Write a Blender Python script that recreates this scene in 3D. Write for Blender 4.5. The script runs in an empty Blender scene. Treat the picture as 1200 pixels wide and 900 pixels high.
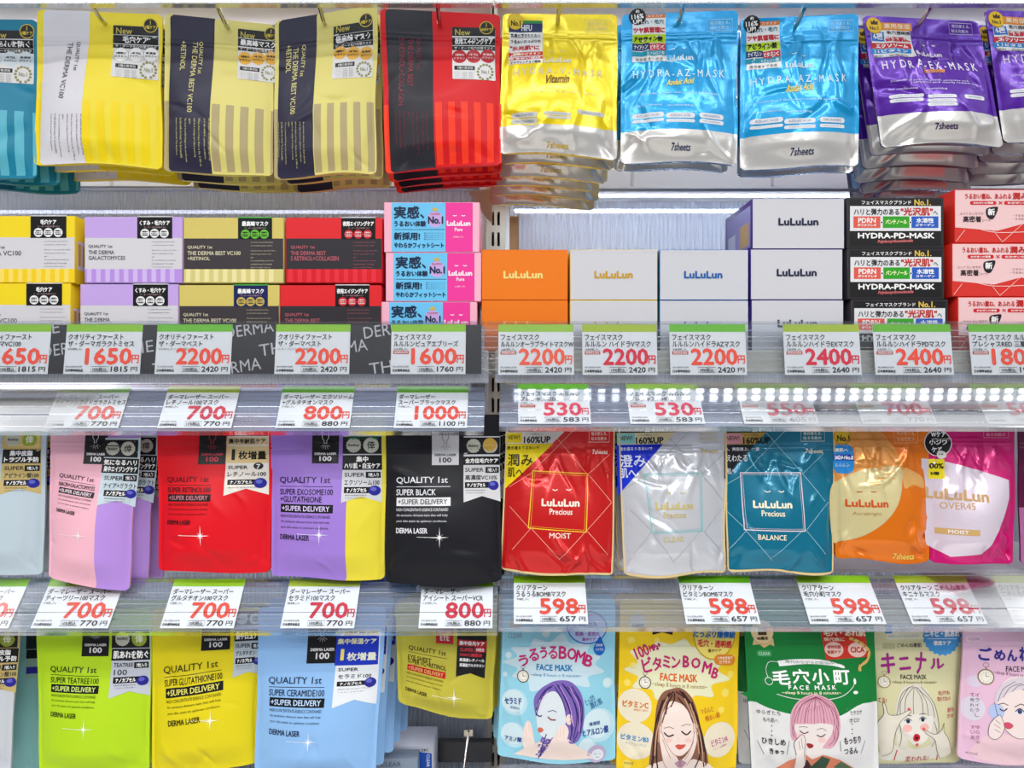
import bpy, math, random, hashlib
import numpy as np
from mathutils import Vector
from mathutils.geometry import tessellate_polygon

SC = bpy.context.scene
COL = SC.collection
# ---------------------------------------------------------------- camera, world, lights, exposure
K, CZ = 0.0011, 1.35                       # metres per photo pixel on the shelf-front plane, eye height
cam = bpy.data.cameras.new('camera'); cam.sensor_width = 36.0; cam.lens = 36.0 / (1200 * K)
cam.clip_start = 0.05
cam_ob = bpy.data.objects.new('camera', cam); COL.objects.link(cam_ob)
cam_ob.location = (0, -1.0, CZ); cam_ob.rotation_euler = (math.pi / 2, 0, 0)
SC.camera = cam_ob
SC.view_settings.view_transform = 'Standard'
SC.view_settings.look = 'None'
SC.view_settings.gamma = 1.0
SC.view_settings.exposure = -0.28
SC.view_settings.use_curve_mapping = False
WORLD = bpy.data.worlds.new('world'); SC.world = WORLD; WORLD.use_nodes = True
bg = WORLD.node_tree.nodes['Background']
bg.inputs[1].default_value = 0.78
_nt = WORLD.node_tree                       # the shop around: bright ceiling, dimmer aisle, darker floor
_tc = _nt.nodes.new('ShaderNodeTexCoord'); _sp = _nt.nodes.new('ShaderNodeSeparateXYZ'); _mr = _nt.nodes.new('ShaderNodeMapRange'); _rp = _nt.nodes.new('ShaderNodeValToRGB')
_mr.inputs['From Min'].default_value = -1; _mr.inputs['From Max'].default_value = 1
_el = _rp.color_ramp.elements; _el[0].position = 0.0; _el[0].color = (0.34, 0.34, 0.36, 1); _el[1].position = 1.0; _el[1].color = (1.25, 1.28, 1.34, 1)
for _p, _c in ((0.40, (0.30, 0.30, 0.33, 1)), (0.56, (0.34, 0.35, 0.38, 1)), (0.70, (1.35, 1.37, 1.42, 1))):
    _e = _el.new(_p); _e.color = _c
_nt.links.new(_tc.outputs['Generated'], _sp.inputs[0]); _nt.links.new(_sp.outputs['Z'], _mr.inputs['Value']); _nt.links.new(_mr.outputs['Result'], _rp.inputs['Fac']); _nt.links.new(_rp.outputs['Color'], bg.inputs[0])


def area(name, loc, size, power, rot=(0, 0, 0), color=(1, 1, 1)):
    l = bpy.data.lights.new(name, 'AREA'); l.shape = 'RECTANGLE'; l.size, l.size_y = size
    l.energy = power; l.color = color
    o = bpy.data.objects.new(name, l); COL.objects.link(o); o.location = loc; o.rotation_euler = rot
    return o


for yy, pw in ((-1.35, 54), (-2.6, 146)):   # fluorescent rows on the shop ceiling
    area('ceiling_tube', (0, yy, 2.9), (4.5, 0.16), pw, (math.radians(-14), 0, 0), (1, 0.99, 0.97))
for xx in (-2.0, 2.0):                     # tubes running along the aisle
    area('ceiling_tube', (xx, -1.6, 2.8), (0.34, 2.6), 5)


# ---------------------------------------------------------------- materials
def srgb(h):
    if not isinstance(h, str): return h
    h = h.lstrip('#'); h = ''.join(q * 2 for q in h) if len(h) == 3 else h; c = [int(h[i:i + 2], 16) / 255 for i in (0, 2, 4)]
    return tuple(x / 12.92 if x <= 0.04045 else ((x + 0.055) / 1.055) ** 2.4 for x in c)


FIN = {  # finish: roughness, metallic, coat, bump strength, bump scale
    'matte': (0.42, 0.0, 0.03, 0.13, 28), 'gloss': (0.18, 0.28, 0.30, 0.24, 42),
    'foil': (0.24, 0.45, 0.2, 0.30, 30), 'paper': (0.6, 0.0, 0.0, 0.0, 0), 'card': (0.38, 0.0, 0.08, 0.0, 0),
    'ink': (0.5, 0.0, 0.0, 0.0, 0), 'plastic': (0.3, 0.0, 0.3, 0.0, 0), 'metal': (0.18, 1.0, 0.0, 0.0, 0),
    'label': (0.32, 0.0, 0.05, 0.0, 0), 'silver': (0.22, 0.85, 0.2, 0.1, 40), 'paint': (0.45, 0.0, 0.0, 0.02, 300),
}
MATS = {}


def mat(color, fin='ink'):
    key = (color, fin)
    if key in MATS: return MATS[key]
    m = bpy.data.materials.new('%s_%s' % (fin, str(color).strip('#'))); m.use_nodes = True
    nt = m.node_tree; b = nt.nodes['Principled BSDF']
    r, me, co, bs, sc = FIN[fin]
    b.inputs['Base Color'].default_value = (*srgb(color), 1)
    b.inputs['Roughness'].default_value = r; b.inputs['Metallic'].default_value = me
    b.inputs['Specular IOR Level'].default_value = {'matte': 0.28, 'label': 0.25, 'card': 0.35, 'ink': 0.2}.get(fin, 0.5)
    b.inputs['Coat Weight'].default_value = co; b.inputs['Coat Roughness'].default_value = 0.12
    if bs:
        tc = nt.nodes.new('ShaderNodeTexCoord'); n = nt.nodes.new('ShaderNodeTexNoise'); bp = nt.nodes.new('ShaderNodeBump')
        n.inputs['Scale'].default_value = sc; n.inputs['Detail'].default_value = 3
        bp.inputs['Strength'].default_value = bs; bp.inputs['Distance'].default_value = 0.004
        nt.links.new(tc.outputs['Object'], n.inputs['Vector']); nt.links.new(n.outputs['Fac'], bp.inputs['Height'])
        nt.links.new(bp.outputs['Normal'], b.inputs['Normal'])
    MATS[key] = m
    return m


def clear_mat(name, tint, gloss=0.9, rough=0.04, milk=0.0, milk_col='#dfe4f0', transl=0.0):
    """clear extruded plastic: see-through, mirror-like at the Fresnel rate, optionally milky"""
    m = bpy.data.materials.new(name); m.use_nodes = True; nt = m.node_tree; nt.nodes.clear()
    out = nt.nodes.new('ShaderNodeOutputMaterial'); tr = nt.nodes.new('ShaderNodeBsdfTransparent')
    gl = nt.nodes.new('ShaderNodeBsdfGlossy'); fr = nt.nodes.new('ShaderNodeFresnel'); mx = nt.nodes.new('ShaderNodeMixShader')
    mul = nt.nodes.new('ShaderNodeMath'); mul.operation = 'MULTIPLY'; mul.inputs[1].default_value = gloss
    tr.inputs[0].default_value = (*srgb(tint), 1); gl.inputs['Roughness'].default_value = rough; fr.inputs['IOR'].default_value = 1.5
    L = nt.links.new
    L(fr.outputs[0], mul.inputs[0]); L(mul.outputs[0], mx.inputs[0])
    base = tr.outputs[0]
    if milk:
        df = nt.nodes.new('ShaderNodeBsdfDiffuse'); df.inputs[0].default_value = (*srgb(milk_col), 1)
        src = df.outputs[0]
        if transl:
            tl = nt.nodes.new('ShaderNodeBsdfTranslucent'); tl.inputs[0].default_value = (*srgb(milk_col), 1)
            m3 = nt.nodes.new('ShaderNodeMixShader'); m3.inputs[0].default_value = transl
            L(df.outputs[0], m3.inputs[1]); L(tl.outputs[0], m3.inputs[2]); src = m3.outputs[0]
        m2 = nt.nodes.new('ShaderNodeMixShader'); m2.inputs[0].default_value = milk
        L(tr.outputs[0], m2.inputs[1]); L(src, m2.inputs[2]); base = m2.outputs[0]
    L(base, mx.inputs[1]); L(gl.outputs[0], mx.inputs[2]); L(mx.outputs[0], out.inputs[0])
    return m


def emit_mat(name, color, s):
    m = bpy.data.materials.new(name); m.use_nodes = True; nt = m.node_tree; nt.nodes.clear()
    out = nt.nodes.new('ShaderNodeOutputMaterial'); e = nt.nodes.new('ShaderNodeEmission')
    e.inputs[0].default_value = (*srgb(color), 1); e.inputs[1].default_value = s
    nt.links.new(e.outputs[0], out.inputs[0]); return m


CLEAR = clear_mat('clear_plastic', '#f8fafc', 0.75, 0.15)
CHANNEL = clear_mat('channel_plastic', '#e6eaf2', 1.0, 0.10, 0.38, '#c4cbe0')
RIBBED = clear_mat('ribbed_acrylic', '#eef2fa', 1.0, 0.12, 0.55, '#eef2fa', 0.55)
RIBBED2 = clear_mat('ribbed_acrylic_shelf', '#f2f4fa', 0.8, 0.15, 0.8, '#f0f2f8', 0.4)
CHROME = mat('#d8d8dc', 'metal')
LED = emit_mat('led_light', '#f2f6ff', 8.0); LEDB = emit_mat('led_light_back', '#e6f0ff', 42.0)


# ---------------------------------------------------------------- geometry helpers
def P(px, py, y):
    s = K * (1 + y)
    return Vector(((px - 600) * s, y, CZ - (py - 450) * s))


def tag(o, label=None, cat=None, group=None, kind=None):
    if label: o['label'] = label
    if cat: o['category'] = cat
    if group: o['group'] = group
    if kind: o['kind'] = kind
    return o


def empty(name, loc, label=None, cat=None, group=None):
    o = bpy.data.objects.new(name, None); COL.objects.link(o); o.location = loc; o.empty_display_size = 0.01
    return tag(o, label, cat, group)


class MB:
    """collects faces in world space and links them as ONE mesh object"""
    def __init__(s): s.v = []; s.f = []; s.m = []; s.mats = []; s.n = []; s.custom = False; s.smooth = []
    def mi(s, m):
        if m not in s.mats: s.mats.append(m)
        return s.mats.index(m)
    def add(s, V, F, m, N=None, smooth=False):
        b = len(s.v); s.v.extend([tuple(map(float, p)) for p in V]); k = s.mi(m)
        if N is not None: s.custom = True; s.n.extend([tuple(map(float, p)) for p in N])
        else: s.n.extend([(0.0, 0.0, 0.0)] * len(V))
        for f in F: s.f.append(tuple(int(i) + b for i in f)); s.m.append(k); s.smooth.append(smooth or N is not None)
    def box(s, a, b, m, bevel=0.0):
        x0, y0, z0 = a; x1, y1, z1 = b
        if bevel <= 0:
            V = [(x, y, z) for x in (x0, x1) for y in (y0, y1) for z in (z0, z1)]
            F = [(0, 1, 3, 2), (4, 6, 7, 5), (0, 4, 5, 1), (2, 3, 7, 6), (0, 2, 6, 4), (1, 5, 7, 3)]
            s.add(V, F, m); return
        q = bevel; V = []; idx = {}
        for ix, x in enumerate((x0, x1)):
            for iy, y in enumerate((y0, y1)):
                for iz, z in enumerate((z0, z1)):
                    dx = q if ix == 0 else -q; dy = q if iy == 0 else -q; dz = q if iz == 0 else -q
                    for ax, p in enumerate(((x, y + dy, z + dz), (x + dx, y, z + dz), (x + dx, y + dy, z))):
                        idx[(ix, iy, iz, ax)] = len(V); V.append(p)
        F = []
        for ax in range(3):
            o1, o2 = [a_ for a_ in range(3) if a_ != ax]
            for side in (0, 1):
                loop = []
                for c1, c2 in ((0, 0), (1, 0), (1, 1), (0, 1)):
                    k = [0, 0, 0]; k[ax] = side; k[o1] = c1; k[o2] = c2; loop.append(idx[(*k, ax)])
                F.append(loop)
        for ax in range(3):           # edges parallel to ax
            o1, o2 = [a_ for a_ in range(3) if a_ != ax]
            for c1 in (0, 1):
                for c2 in (0, 1):
                    k0 = [0, 0, 0]; k0[o1] = c1; k0[o2] = c2; k1 = list(k0); k1[ax] = 1
                    F.append((idx[(*k0, o1)], idx[(*k1, o1)], idx[(*k1, o2)], idx[(*k0, o2)]))
        for ix in (0, 1):
            for iy in (0, 1):
                for iz in (0, 1): F.append([idx[(ix, iy, iz, ax)] for ax in range(3)])
        c = Vector(((x0 + x1) / 2, (y0 + y1) / 2, (z0 + z1) / 2)); G = []
        for f in F:
            a_, b_, c_ = (Vector(V[i]) for i in f[:3]); n = (b_ - a_).cross(c_ - a_)
            ctr = sum((Vector(V[i]) for i in f), Vector()) / len(f)
            G.append(tuple(f) if n.dot(ctr - c) > 0 else tuple(reversed(f)))
        s.add(V, G, m)
    def tube(s, pts, r, m, n=8, cap=True, closed=False):
        pts = [Vector(p) for p in pts]; V = []; F = []; k = len(pts); prev = None
        for i, p in enumerate(pts):
            t = (pts[(i + 1) % k] - pts[i - 1]) if closed else (pts[min(i + 1, k - 1)] - pts[max(i - 1, 0)])
            t.normalize()
            a = Vector((0, 0, 1)) if abs(t.z) < 0.9 else Vector((1, 0, 0))
            if prev is None: u = t.cross(a).normalized()
            else: u = (prev - t * prev.dot(t)).normalized()
            prev = u; w = t.cross(u)
            for j in range(n):
                an = 2 * math.pi * j / n; V.append(p + (u * math.cos(an) + w * math.sin(an)) * r)
        for i in range(k if closed else k - 1):
            i2 = (i + 1) % k
            for j in range(n):
                j2 = (j + 1) % n; F.append((i * n + j, i2 * n + j, i2 * n + j2, i * n + j2)[::-1])
        if cap and not closed: F.append(tuple(range(n))); F.append(tuple((k - 1) * n + j for j in reversed(range(n))))
        s.add(V, F, m, smooth=True)
    def extrude_x(s, prof, x0, x1, m, smooth=False):
        """closed (y,z) profile swept along x"""
        n = len(prof); V = [(x0, y, z) for y, z in prof] + [(x1, y, z) for y, z in prof]
        ar = sum(prof[i][0] * prof[(i + 1) % n][1] - prof[(i + 1) % n][0] * prof[i][1] for i in range(n))
        F = [(i, (i + 1) % n, n + (i + 1) % n, n + i) for i in range(n)] + [tuple(reversed(range(n))), tuple(range(n, 2 * n))]
        if ar > 0: F = [tuple(reversed(f)) for f in F]
        s.add(V, F, m, smooth=smooth)
    def build(s, name, parent=None, origin=None):
        me = bpy.data.meshes.new(name)
        o0 = Vector(origin) if origin is not None else (Vector(parent.location) if parent and not parent.parent else Vector())
        if parent and parent.parent and origin is None:
            q = parent; o0 = Vector()
            while q: o0 += Vector(q.location); q = q.parent
        V = [(p[0] - o0.x, p[1] - o0.y, p[2] - o0.z) for p in s.v]
        me.from_pydata(V, [], s.f)
        for m in s.mats: me.materials.append(m)
        me.polygons.foreach_set('material_index', s.m); me.polygons.foreach_set('use_smooth', s.smooth)
        me.update()
        if s.custom:
            me.normals_split_custom_set_from_vertices(s.n)
        ob = bpy.data.objects.new(name, me); COL.objects.link(ob)
        if parent: ob.parent = parent
        elif origin is not None: ob.location = o0
        return ob


def copy_tree(o, parent=None, off=(0, 0, 0)):
    c = o.copy(); COL.objects.link(c)
    if parent: c.parent = parent
    else: c.location = Vector(o.location) + Vector(off)
    for ch in list(o.children): copy_tree(ch, c)
    return c


# ---------------------------------------------------------------- lettering
GLY = {}


def glyphs(s, res=2):
    """a string as flat triangles, its ink box scaled to the unit square (y down); also its true aspect"""
    if (s, res) in GLY: return GLY[(s, res)]
    c = bpy.data.curves.new('type', 'FONT'); c.body = s; c.resolution_u = res; c.size = 1.0
    o = bpy.data.objects.new('type', c); COL.objects.link(o)
    dg = bpy.context.evaluated_depsgraph_get(); e = o.evaluated_get(dg); me = e.to_mesh()
    n = len(me.vertices)
    if n:
        V = np.empty(n * 3); me.vertices.foreach_get('co', V); V = V.reshape(-1, 3)[:, :2].copy()
        me.calc_loop_triangles(); T = np.empty(len(me.loop_triangles) * 3, dtype=int); me.loop_triangles.foreach_get('vertices', T); T = T.reshape(-1, 3)
        lo = V.min(0); hi = V.max(0); sz = np.maximum(hi - lo, 1e-6); V = (V - lo) / sz; V[:, 1] = 1 - V[:, 1]; asp = sz[0] / sz[1]
    else: V = np.zeros((0, 2)); T = np.zeros((0, 3), int); asp = 1
    e.to_mesh_clear(); bpy.data.objects.remove(o); bpy.data.curves.remove(c)
    GLY[(s, res)] = (V, T, asp); return GLY[(s, res)]


def spline(pts, closed=True, n=6):
    """Catmull-Rom through the points"""
    out = []; k = len(pts)
    for i in range(k if closed else k - 1):
        if closed: p0, p1, p2, p3 = pts[i - 1], pts[i], pts[(i + 1) % k], pts[(i + 2) % k]
        else: p0, p1, p2, p3 = pts[max(i - 1, 0)], pts[i], pts[i + 1], pts[min(i + 2, k - 1)]
        for j in range(n):
            t = j / n
            out.append(tuple(0.5 * (2 * p1[a] + (p2[a] - p0[a]) * t + (2 * p0[a] - 5 * p1[a] + 4 * p2[a] - p3[a]) * t * t
                                    + (3 * p1[a] - p0[a] - 3 * p2[a] + p3[a]) * t ** 3) for a in (0, 1)))
    if not closed: out.append(tuple(pts[-1]))
    return out


def cut(V, T, du, dv):
    """split flat triangles along a grid so that they can follow a curved sheet"""
    if not len(T): return V, []
    q = V / np.array([du, dv]); tri = q[T]; lo = np.floor(tri.min(1) + 1e-6); hi = np.ceil(tri.max(1) - 1e-6)
    ok = ((hi - lo) <= 1).all(1)
    out = [tuple(t) for t in T[ok]]; VV = [tuple(p) for p in V]

    def slices(poly, ax, step):
        a = [p[ax] for p in poly]; i0 = math.floor(min(a) / step + 1e-6); i1 = math.ceil(max(a) / step - 1e-6)
        if i1 - i0 <= 1: return [poly]
        res = []; rest = poly
        for i in range(i0 + 1, i1):
            c = i * step; lowp = []; highp = []
            for j in range(len(rest)):
                p, r = rest[j], rest[(j + 1) % len(rest)]; dp, dr = p[ax] - c, r[ax] - c
                if dp <= 0: lowp.append(p)
                if dp >= 0: highp.append(p)
                if dp * dr < 0:
                    t = dp / (dp - dr); x = (p[0] + (r[0] - p[0]) * t, p[1] + (r[1] - p[1]) * t); lowp.append(x); highp.append(x)
            if len(lowp) >= 3: res.append(lowp)
            rest = highp
            if len(rest) < 3: break
        if len(rest) >= 3: res.append(rest)
        return res
    for t in T[~ok]:
        for a in slices([tuple(V[i]) for i in t], 0, du):
            for b in slices(a, 1, dv):
                k = len(VV); VV.extend(b); out.append(tuple(range(k, k + len(b))))
    return np.array(VV), out


class Sheet:
    """a printed panel given by its four corners (photo pixel + depth); bulges, folds and zip are real displacement.
       Artwork is given in photo pixels and laid on the panel in the panel's own flat coordinates."""
    def __init__(s, tl, tr, br, bl, bulge=0.0, seed=0, style='flat', zip_v=None, radius=5, pinch=0.0, cell=2.4, lip=0.45):
        s.c = [P(*q) for q in (tl, tr, br, bl)]; s.A = np.array(s.c)
        ym = sum(q[2] for q in (tl, tr, br, bl)) / 4; s.s = K * (1 + ym)
        s.W = ((s.c[1] - s.c[0]).length + (s.c[2] - s.c[3]).length) / 2 / s.s
        s.H = ((s.c[3] - s.c[0]).length + (s.c[2] - s.c[1]).length) / 2 / s.s
        n = (s.c[3] - s.c[0]).cross(s.c[1] - s.c[0]) + (s.c[2] - s.c[1]).cross(s.c[2] - s.c[3]); n.normalize()
        if n.y > 0.5: n = -n
        s.N0 = np.array(n); s.bulge = bulge; s.zip_v = zip_v; s.r = radius if style != 'flat' else 0; s.pinch = pinch; s.style = style; s.lip = lip
        s.nu = max(2, int(s.W / cell)) if style != 'flat' else 1; s.nv = max(2, int(s.H / cell)) if style != 'flat' else 1
        s.du, s.dv = (1 / s.nu, 1 / s.nv) if style != 'flat' else (50, 50)
        rng = random.Random(seed); s.folds = []; s.waves = []
        if style in ('matte', 'foil'):
            k = 10 if style == 'matte' else 20; am = 0.0018 if style == 'matte' else 0.0034
            for i in range(k):
                if style == 'foil' and i < 9:      # creases dropping from the zip
                    u0 = 0.1 + 0.8 * (i + rng.random()) / 9; v0 = (zip_v or 0.2) + 0.03; ang = math.pi / 2 + rng.uniform(-0.3, 0.3); ln = rng.uniform(0.15, 0.5)
                elif i % 3 == 0:                   # creases rising from the bottom corners
                    u0 = rng.choice((0.06, 0.94, rng.random())); v0 = 0.97; ang = -math.pi / 2 + rng.uniform(-0.9, 0.9); ln = rng.uniform(0.1, 0.35)
                else:
                    u0, v0 = rng.random(), rng.uniform(0.25, 0.95); ang = rng.uniform(0, math.pi); ln = rng.uniform(0.1, 0.35)
                s.folds.append((u0, v0, math.cos(ang), math.sin(ang), ln, rng.uniform(0.022, 0.05) if style == 'matte' else rng.uniform(0.020, 0.042), rng.choice((-1, 1)) * am * rng.uniform(0.4, 1.2)))
            for i in range(5):
                s.waves.append((rng.uniform(2, 9), rng.uniform(2, 9), rng.uniform(0, 6.28), (0.0004 if style == 'matte' else 0.0006) * rng.random()))
            s.px = [(rng.uniform(4, 9), rng.uniform(0, 6.28), rng.uniform(0.35, 1.0)) for _ in range(2)]
    def inset(s, v):
        v = np.clip(v, 0, 1); d = np.minimum(v, 1 - v) * s.H; r = max(s.r, 1e-6)
        c = np.where(d < r, r - np.sqrt(np.maximum(r * r - (r - d) ** 2, 0)), 0) / s.W
        return c + s.pinch * np.exp(-((v - 0.6) / 0.22) ** 2)
    def soft(s, u, v):
        if not s.bulge: return np.zeros_like(u)
        ss = lambda a, b, x: (lambda t: t * t * (3 - 2 * t))(np.clip((x - a) / (b - a), 0, 1))
        uu = np.clip((u - 0.035) / 0.93, 0, 1)
        return s.bulge * ss(0.12, 0.72, v) * (1 - (1 - s.lip) * ss(0.84, 1.0, v)) * np.sin(np.pi * uu) ** 0.75
    def disp(s, u, v):
        u = np.clip(u, 0, 1); v = np.clip(v, 0, 1); d = s.soft(u, v)
        if s.style == 'flat': return d
        env = np.clip(np.minimum(u, 1 - u) / 0.06, 0, 1) * np.clip(v / 0.1, 0, 1)
        a = np.zeros_like(u); asp = s.H / s.W
        for u0, v0, cx, cy, ln, w, am in s.folds:
            x = u - u0; y = (v - v0) * asp; t = x * cx + y * cy; o = -x * cy + y * cx
            o = o + 0.04 * np.sin(t * 9 + u0 * 20)
            a += am * np.exp(-(o / w) ** 2) * np.exp(-((t - ln / 2) / (ln * 0.55)) ** 2)
        for f, g, ph, am in s.waves: a += am * np.sin(f * u + g * v + ph) * 2
        d = d + a * env
        if s.zip_v:
            for z, am in ((s.zip_v - 0.012, 0.0008), (s.zip_v + 0.012, 0.0008), (s.zip_v + 0.028, -0.0004)):
                d = d + am * np.exp(-((v - z) / 0.007) ** 2) * np.clip(np.minimum(u, 1 - u) / 0.03, 0, 1)
        return d
    def base(s, u, v):
        A = s.A; dx = dz = 0
        if s.style in ('matte', 'foil'):
            uc, vc = np.clip(u, 0, 1), np.clip(v, 0, 1); (f, ph, am), (g, ph2, am2) = s.px
            dx = K * 2.2 * am * np.sin(f * vc + ph) * np.sin(np.pi * vc) * (1.3 * np.abs(uc - 0.5) + 0.1) * np.where(uc > 0.5, 1.0, 0.8 * math.cos(ph))
            t = np.clip((vc - 0.82) / 0.18, 0, 1); dz = K * 3.2 * am2 * t * t * np.sin(g * uc * 0.9 + ph2)
        u = u[:, None]; v = v[:, None]
        r = A[0] * (1 - u) * (1 - v) + A[1] * u * (1 - v) + A[2] * u * v + A[3] * (1 - u) * v
        if s.style in ('matte', 'foil'): r = r + np.stack([dx, np.zeros_like(dx), dz], 1)
        return r
    def S(s, u, v): return s.base(u, v) + s.N0 * s.disp(u, v)[:, None]
    def normals(s, u, v):
        if s.style == 'flat' and not s.bulge: return np.repeat(s.N0[None], len(u), 0)
        e = 0.006
        a = s.S(u + e, v) - s.S(u - e, v); b = s.S(u, v + e) - s.S(u, v - e); n = np.cross(b, a)
        n /= np.maximum(np.linalg.norm(n, axis=1, keepdims=True), 1e-12)
        return n
    def at(s, px, py):
        u = v = 0.5
        def f(u, v):
            p = s.base(np.array([u]), np.array([v]))[0] + s.N0 * float(s.soft(np.clip(np.array([u]), 0, 1), np.clip(np.array([v]), 0, 1))[0]); k = K * (1 + p[1])
            return np.array([600 + p[0] / k - px, 450 - (p[2] - CZ) / k - py])
        for _ in range(5):
            r = f(u, v); h = 1e-3; J = np.stack([(f(u + h, v) - r) / h, (f(u, v + h) - r) / h], 1)
            d = np.linalg.solve(J, -r); u += d[0]; v += d[1]
        return u * s.W, v * s.H
    def body(s, mb, m, back=None, thick=0.003, hole=None, edge=None):
        nu, nv = (s.nu, s.nv) if s.style != 'flat' else (4, 4)
        U, V = np.meshgrid(np.linspace(0, 1, nu + 1), np.linspace(0, 1, nv + 1)); v = V.ravel(); ins = s.inset(v); u = 0.5 + (U.ravel() - 0.5) * (1 - 2 * ins)
        pts = s.S(u, v); nor = s.normals(u, v); F = []; hu = None
        if hole: hx, hy, hr, hr2 = *s.at(hole[0], hole[1]), hole[2], hole[3]
        for j in range(nv):
            for i in range(nu):
                if hole:
                    k = j * (nu + 1) + i; cx = (u[k] + u[k + 1]) / 2 * s.W; cy = (v[k] + v[k + nu + 1]) / 2 * s.H
                    if ((cx - hx) / hr) ** 2 + ((cy - hy) / hr2) ** 2 < 1: continue
                a = j * (nu + 1) + i; F.append((a, a + nu + 1, a + nu + 2, a + 1))
        mb.add(pts, F, m, nor)
        loop = [i for i in range(nu + 1)] + [j * (nu + 1) + nu for j in range(1, nv + 1)] + [nv * (nu + 1) + i for i in range(nu - 1, -1, -1)] + [j * (nu + 1) for j in range(nv - 1, 0, -1)]
        fr = pts[loop]; bk = s.base(u, v)[loop] - s.N0 * thick; n = len(loop)
        VV = np.concatenate([fr, bk]); FF = [(i, n + i, n + (i + 1) % n, (i + 1) % n)[::-1] for i in range(n)]
        mb.add(VV, FF, edge or back or m)
        if hole:
            return
        mb.add(bk, [tuple(range(n))], back or m)
    # ---- artwork: every call lays flat shapes on the panel
    def lay(s, mb, F2, T, m, L):
        """F2: flat px coordinates (N,2), T triangles"""
        V = F2 / np.array([s.W, s.H]); V, faces = cut(V, np.asarray(T), s.du, s.dv)
        if not len(faces): return
        V = np.asarray(V); u, v = V[:, 0], V[:, 1]; nor = s.normals(u, v)
        pts = s.S(u, v) + nor * (0.00012 + L * 0.00009)
        G = []
        if getattr(s, 'clip', False): faces = [f for f in faces if 0 <= sum(v[i] for i in f) / len(f) <= 1]
        for f in faces:
            a, b, c = V[f[0]], V[f[1]], V[f[2]]
            ar = (b[0] - a[0]) * (c[1] - a[1]) - (b[1] - a[1]) * (c[0] - a[0])
            if abs(ar) < 1e-12 and len(f) == 3: continue
            if len(f) > 3: ar = sum(V[f[i]][0] * V[f[(i + 1) % len(f)]][1] - V[f[(i + 1) % len(f)]][0] * V[f[i]][1] for i in range(len(f)))
            G.append(tuple(f) if ar < 0 else tuple(reversed(f)))
        mb.add(pts, G, m, nor)
    def place(s, pts, rot=0.0, shear=0.0):
        a = np.array(pts, float); c = (a.min(0) + a.max(0)) / 2; o = np.array(s.at(*c)); a = a - c
        if shear: a[:, 0] -= a[:, 1] * shear
        if rot: a = a @ np.array([[math.cos(rot), math.sin(rot)], [-math.sin(rot), math.cos(rot)]])
        return a + o
    def poly(s, mb, pts, m, L=1, rot=0.0):
        T = tessellate_polygon([[Vector((x, y, 0)) for x, y in pts]]); s.lay(mb, s.place(pts, rot), np.array(T), m, L)
    def rect(s, mb, x0, y0, x1, y1, m, L=1, rot=0.0, r=0):
        if r:
            r = min(r, abs(x1 - x0) / 2, abs(y1 - y0) / 2); pts = []
            for cx, cy, a0 in ((x1 - r, y0 + r, -90), (x1 - r, y1 - r, 0), (x0 + r, y1 - r, 90), (x0 + r, y0 + r, 180)):
                for q in range(0, 91, 18): a = math.radians(a0 + q); pts.append((cx + r * math.cos(a), cy + r * math.sin(a)))
            return s.poly(mb, pts, m, L, rot)
        s.poly(mb, [(x0, y0), (x1, y0), (x1, y1), (x0, y1)], m, L, rot)
    def disc(s, mb, cx, cy, rx, m, L=2, ry=None, n=22, star=0.0):
        ry = ry or rx; k = n * 2 if star else n
        pts = [(cx + rx * (1 - (star if i % 2 else 0)) * math.cos(2 * math.pi * i / k), cy + ry * (1 - (star if i % 2 else 0)) * math.sin(2 * math.pi * i / k)) for i in range(k)]
        s.poly(mb, pts, m, L)
    def line(s, mb, pts, w, m, L=3, closed=False, rot=0.0):
        pts = [np.array(p, float) for p in pts]; k = len(pts); V = []; T = []
        for i in range(k):
            a = pts[i - 1] if (i or closed) else pts[i]; b = pts[(i + 1) % k] if (i < k - 1 or closed) else pts[i]
            d = b - a; d = d / max(np.hypot(*d), 1e-6); n = np.array([-d[1], d[0]]) * w / 2; V += [pts[i] + n, pts[i] - n]
        for i in range(k if closed else k - 1):
            j = (i + 1) % k; T += [(2 * i, 2 * i + 1, 2 * j + 1), (2 * i, 2 * j + 1, 2 * j)]
        s.lay(mb, s.place(V, rot), np.array(T), m, L)
    def frame(s, mb, x0, y0, x1, y1, w, m, L=3, rot=0.0): s.line(mb, [(x0, y0), (x1, y0), (x1, y1), (x0, y1)], w, m, L, True, rot)
    def text(s, mb, t, x0, y0, x1, y1, m, bold=0.0, L=5, rot=0.0, shear=0.0, side=None, res=2):
        V, T, asp = glyphs(t, res)
        if not len(T): return
        w, h = x1 - x0, y1 - y0
        if side == 'cw': V = np.stack([1 - V[:, 1], V[:, 0]], 1)      # reads downwards
        q = V * np.array([w, h]) + np.array([x0, y0])
        offs = [(0, 0)] if not bold else [(0, 0), (bold, 0), (-bold, 0), (0, bold), (0, -bold)]
        c = np.array([(x0 + x1) / 2, (y0 + y1) / 2]); o = np.array(s.at(*c)); base = q - c
        if shear: base[:, 0] -= base[:, 1] * shear
        if rot: base = base @ np.array([[math.cos(rot), math.sin(rot)], [-math.sin(rot), math.cos(rot)]])
        for k, (dx, dy) in enumerate(offs): s.lay(mb, base + o + np.array([dx, dy]), T, m, L + 0.12 * k)
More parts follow.
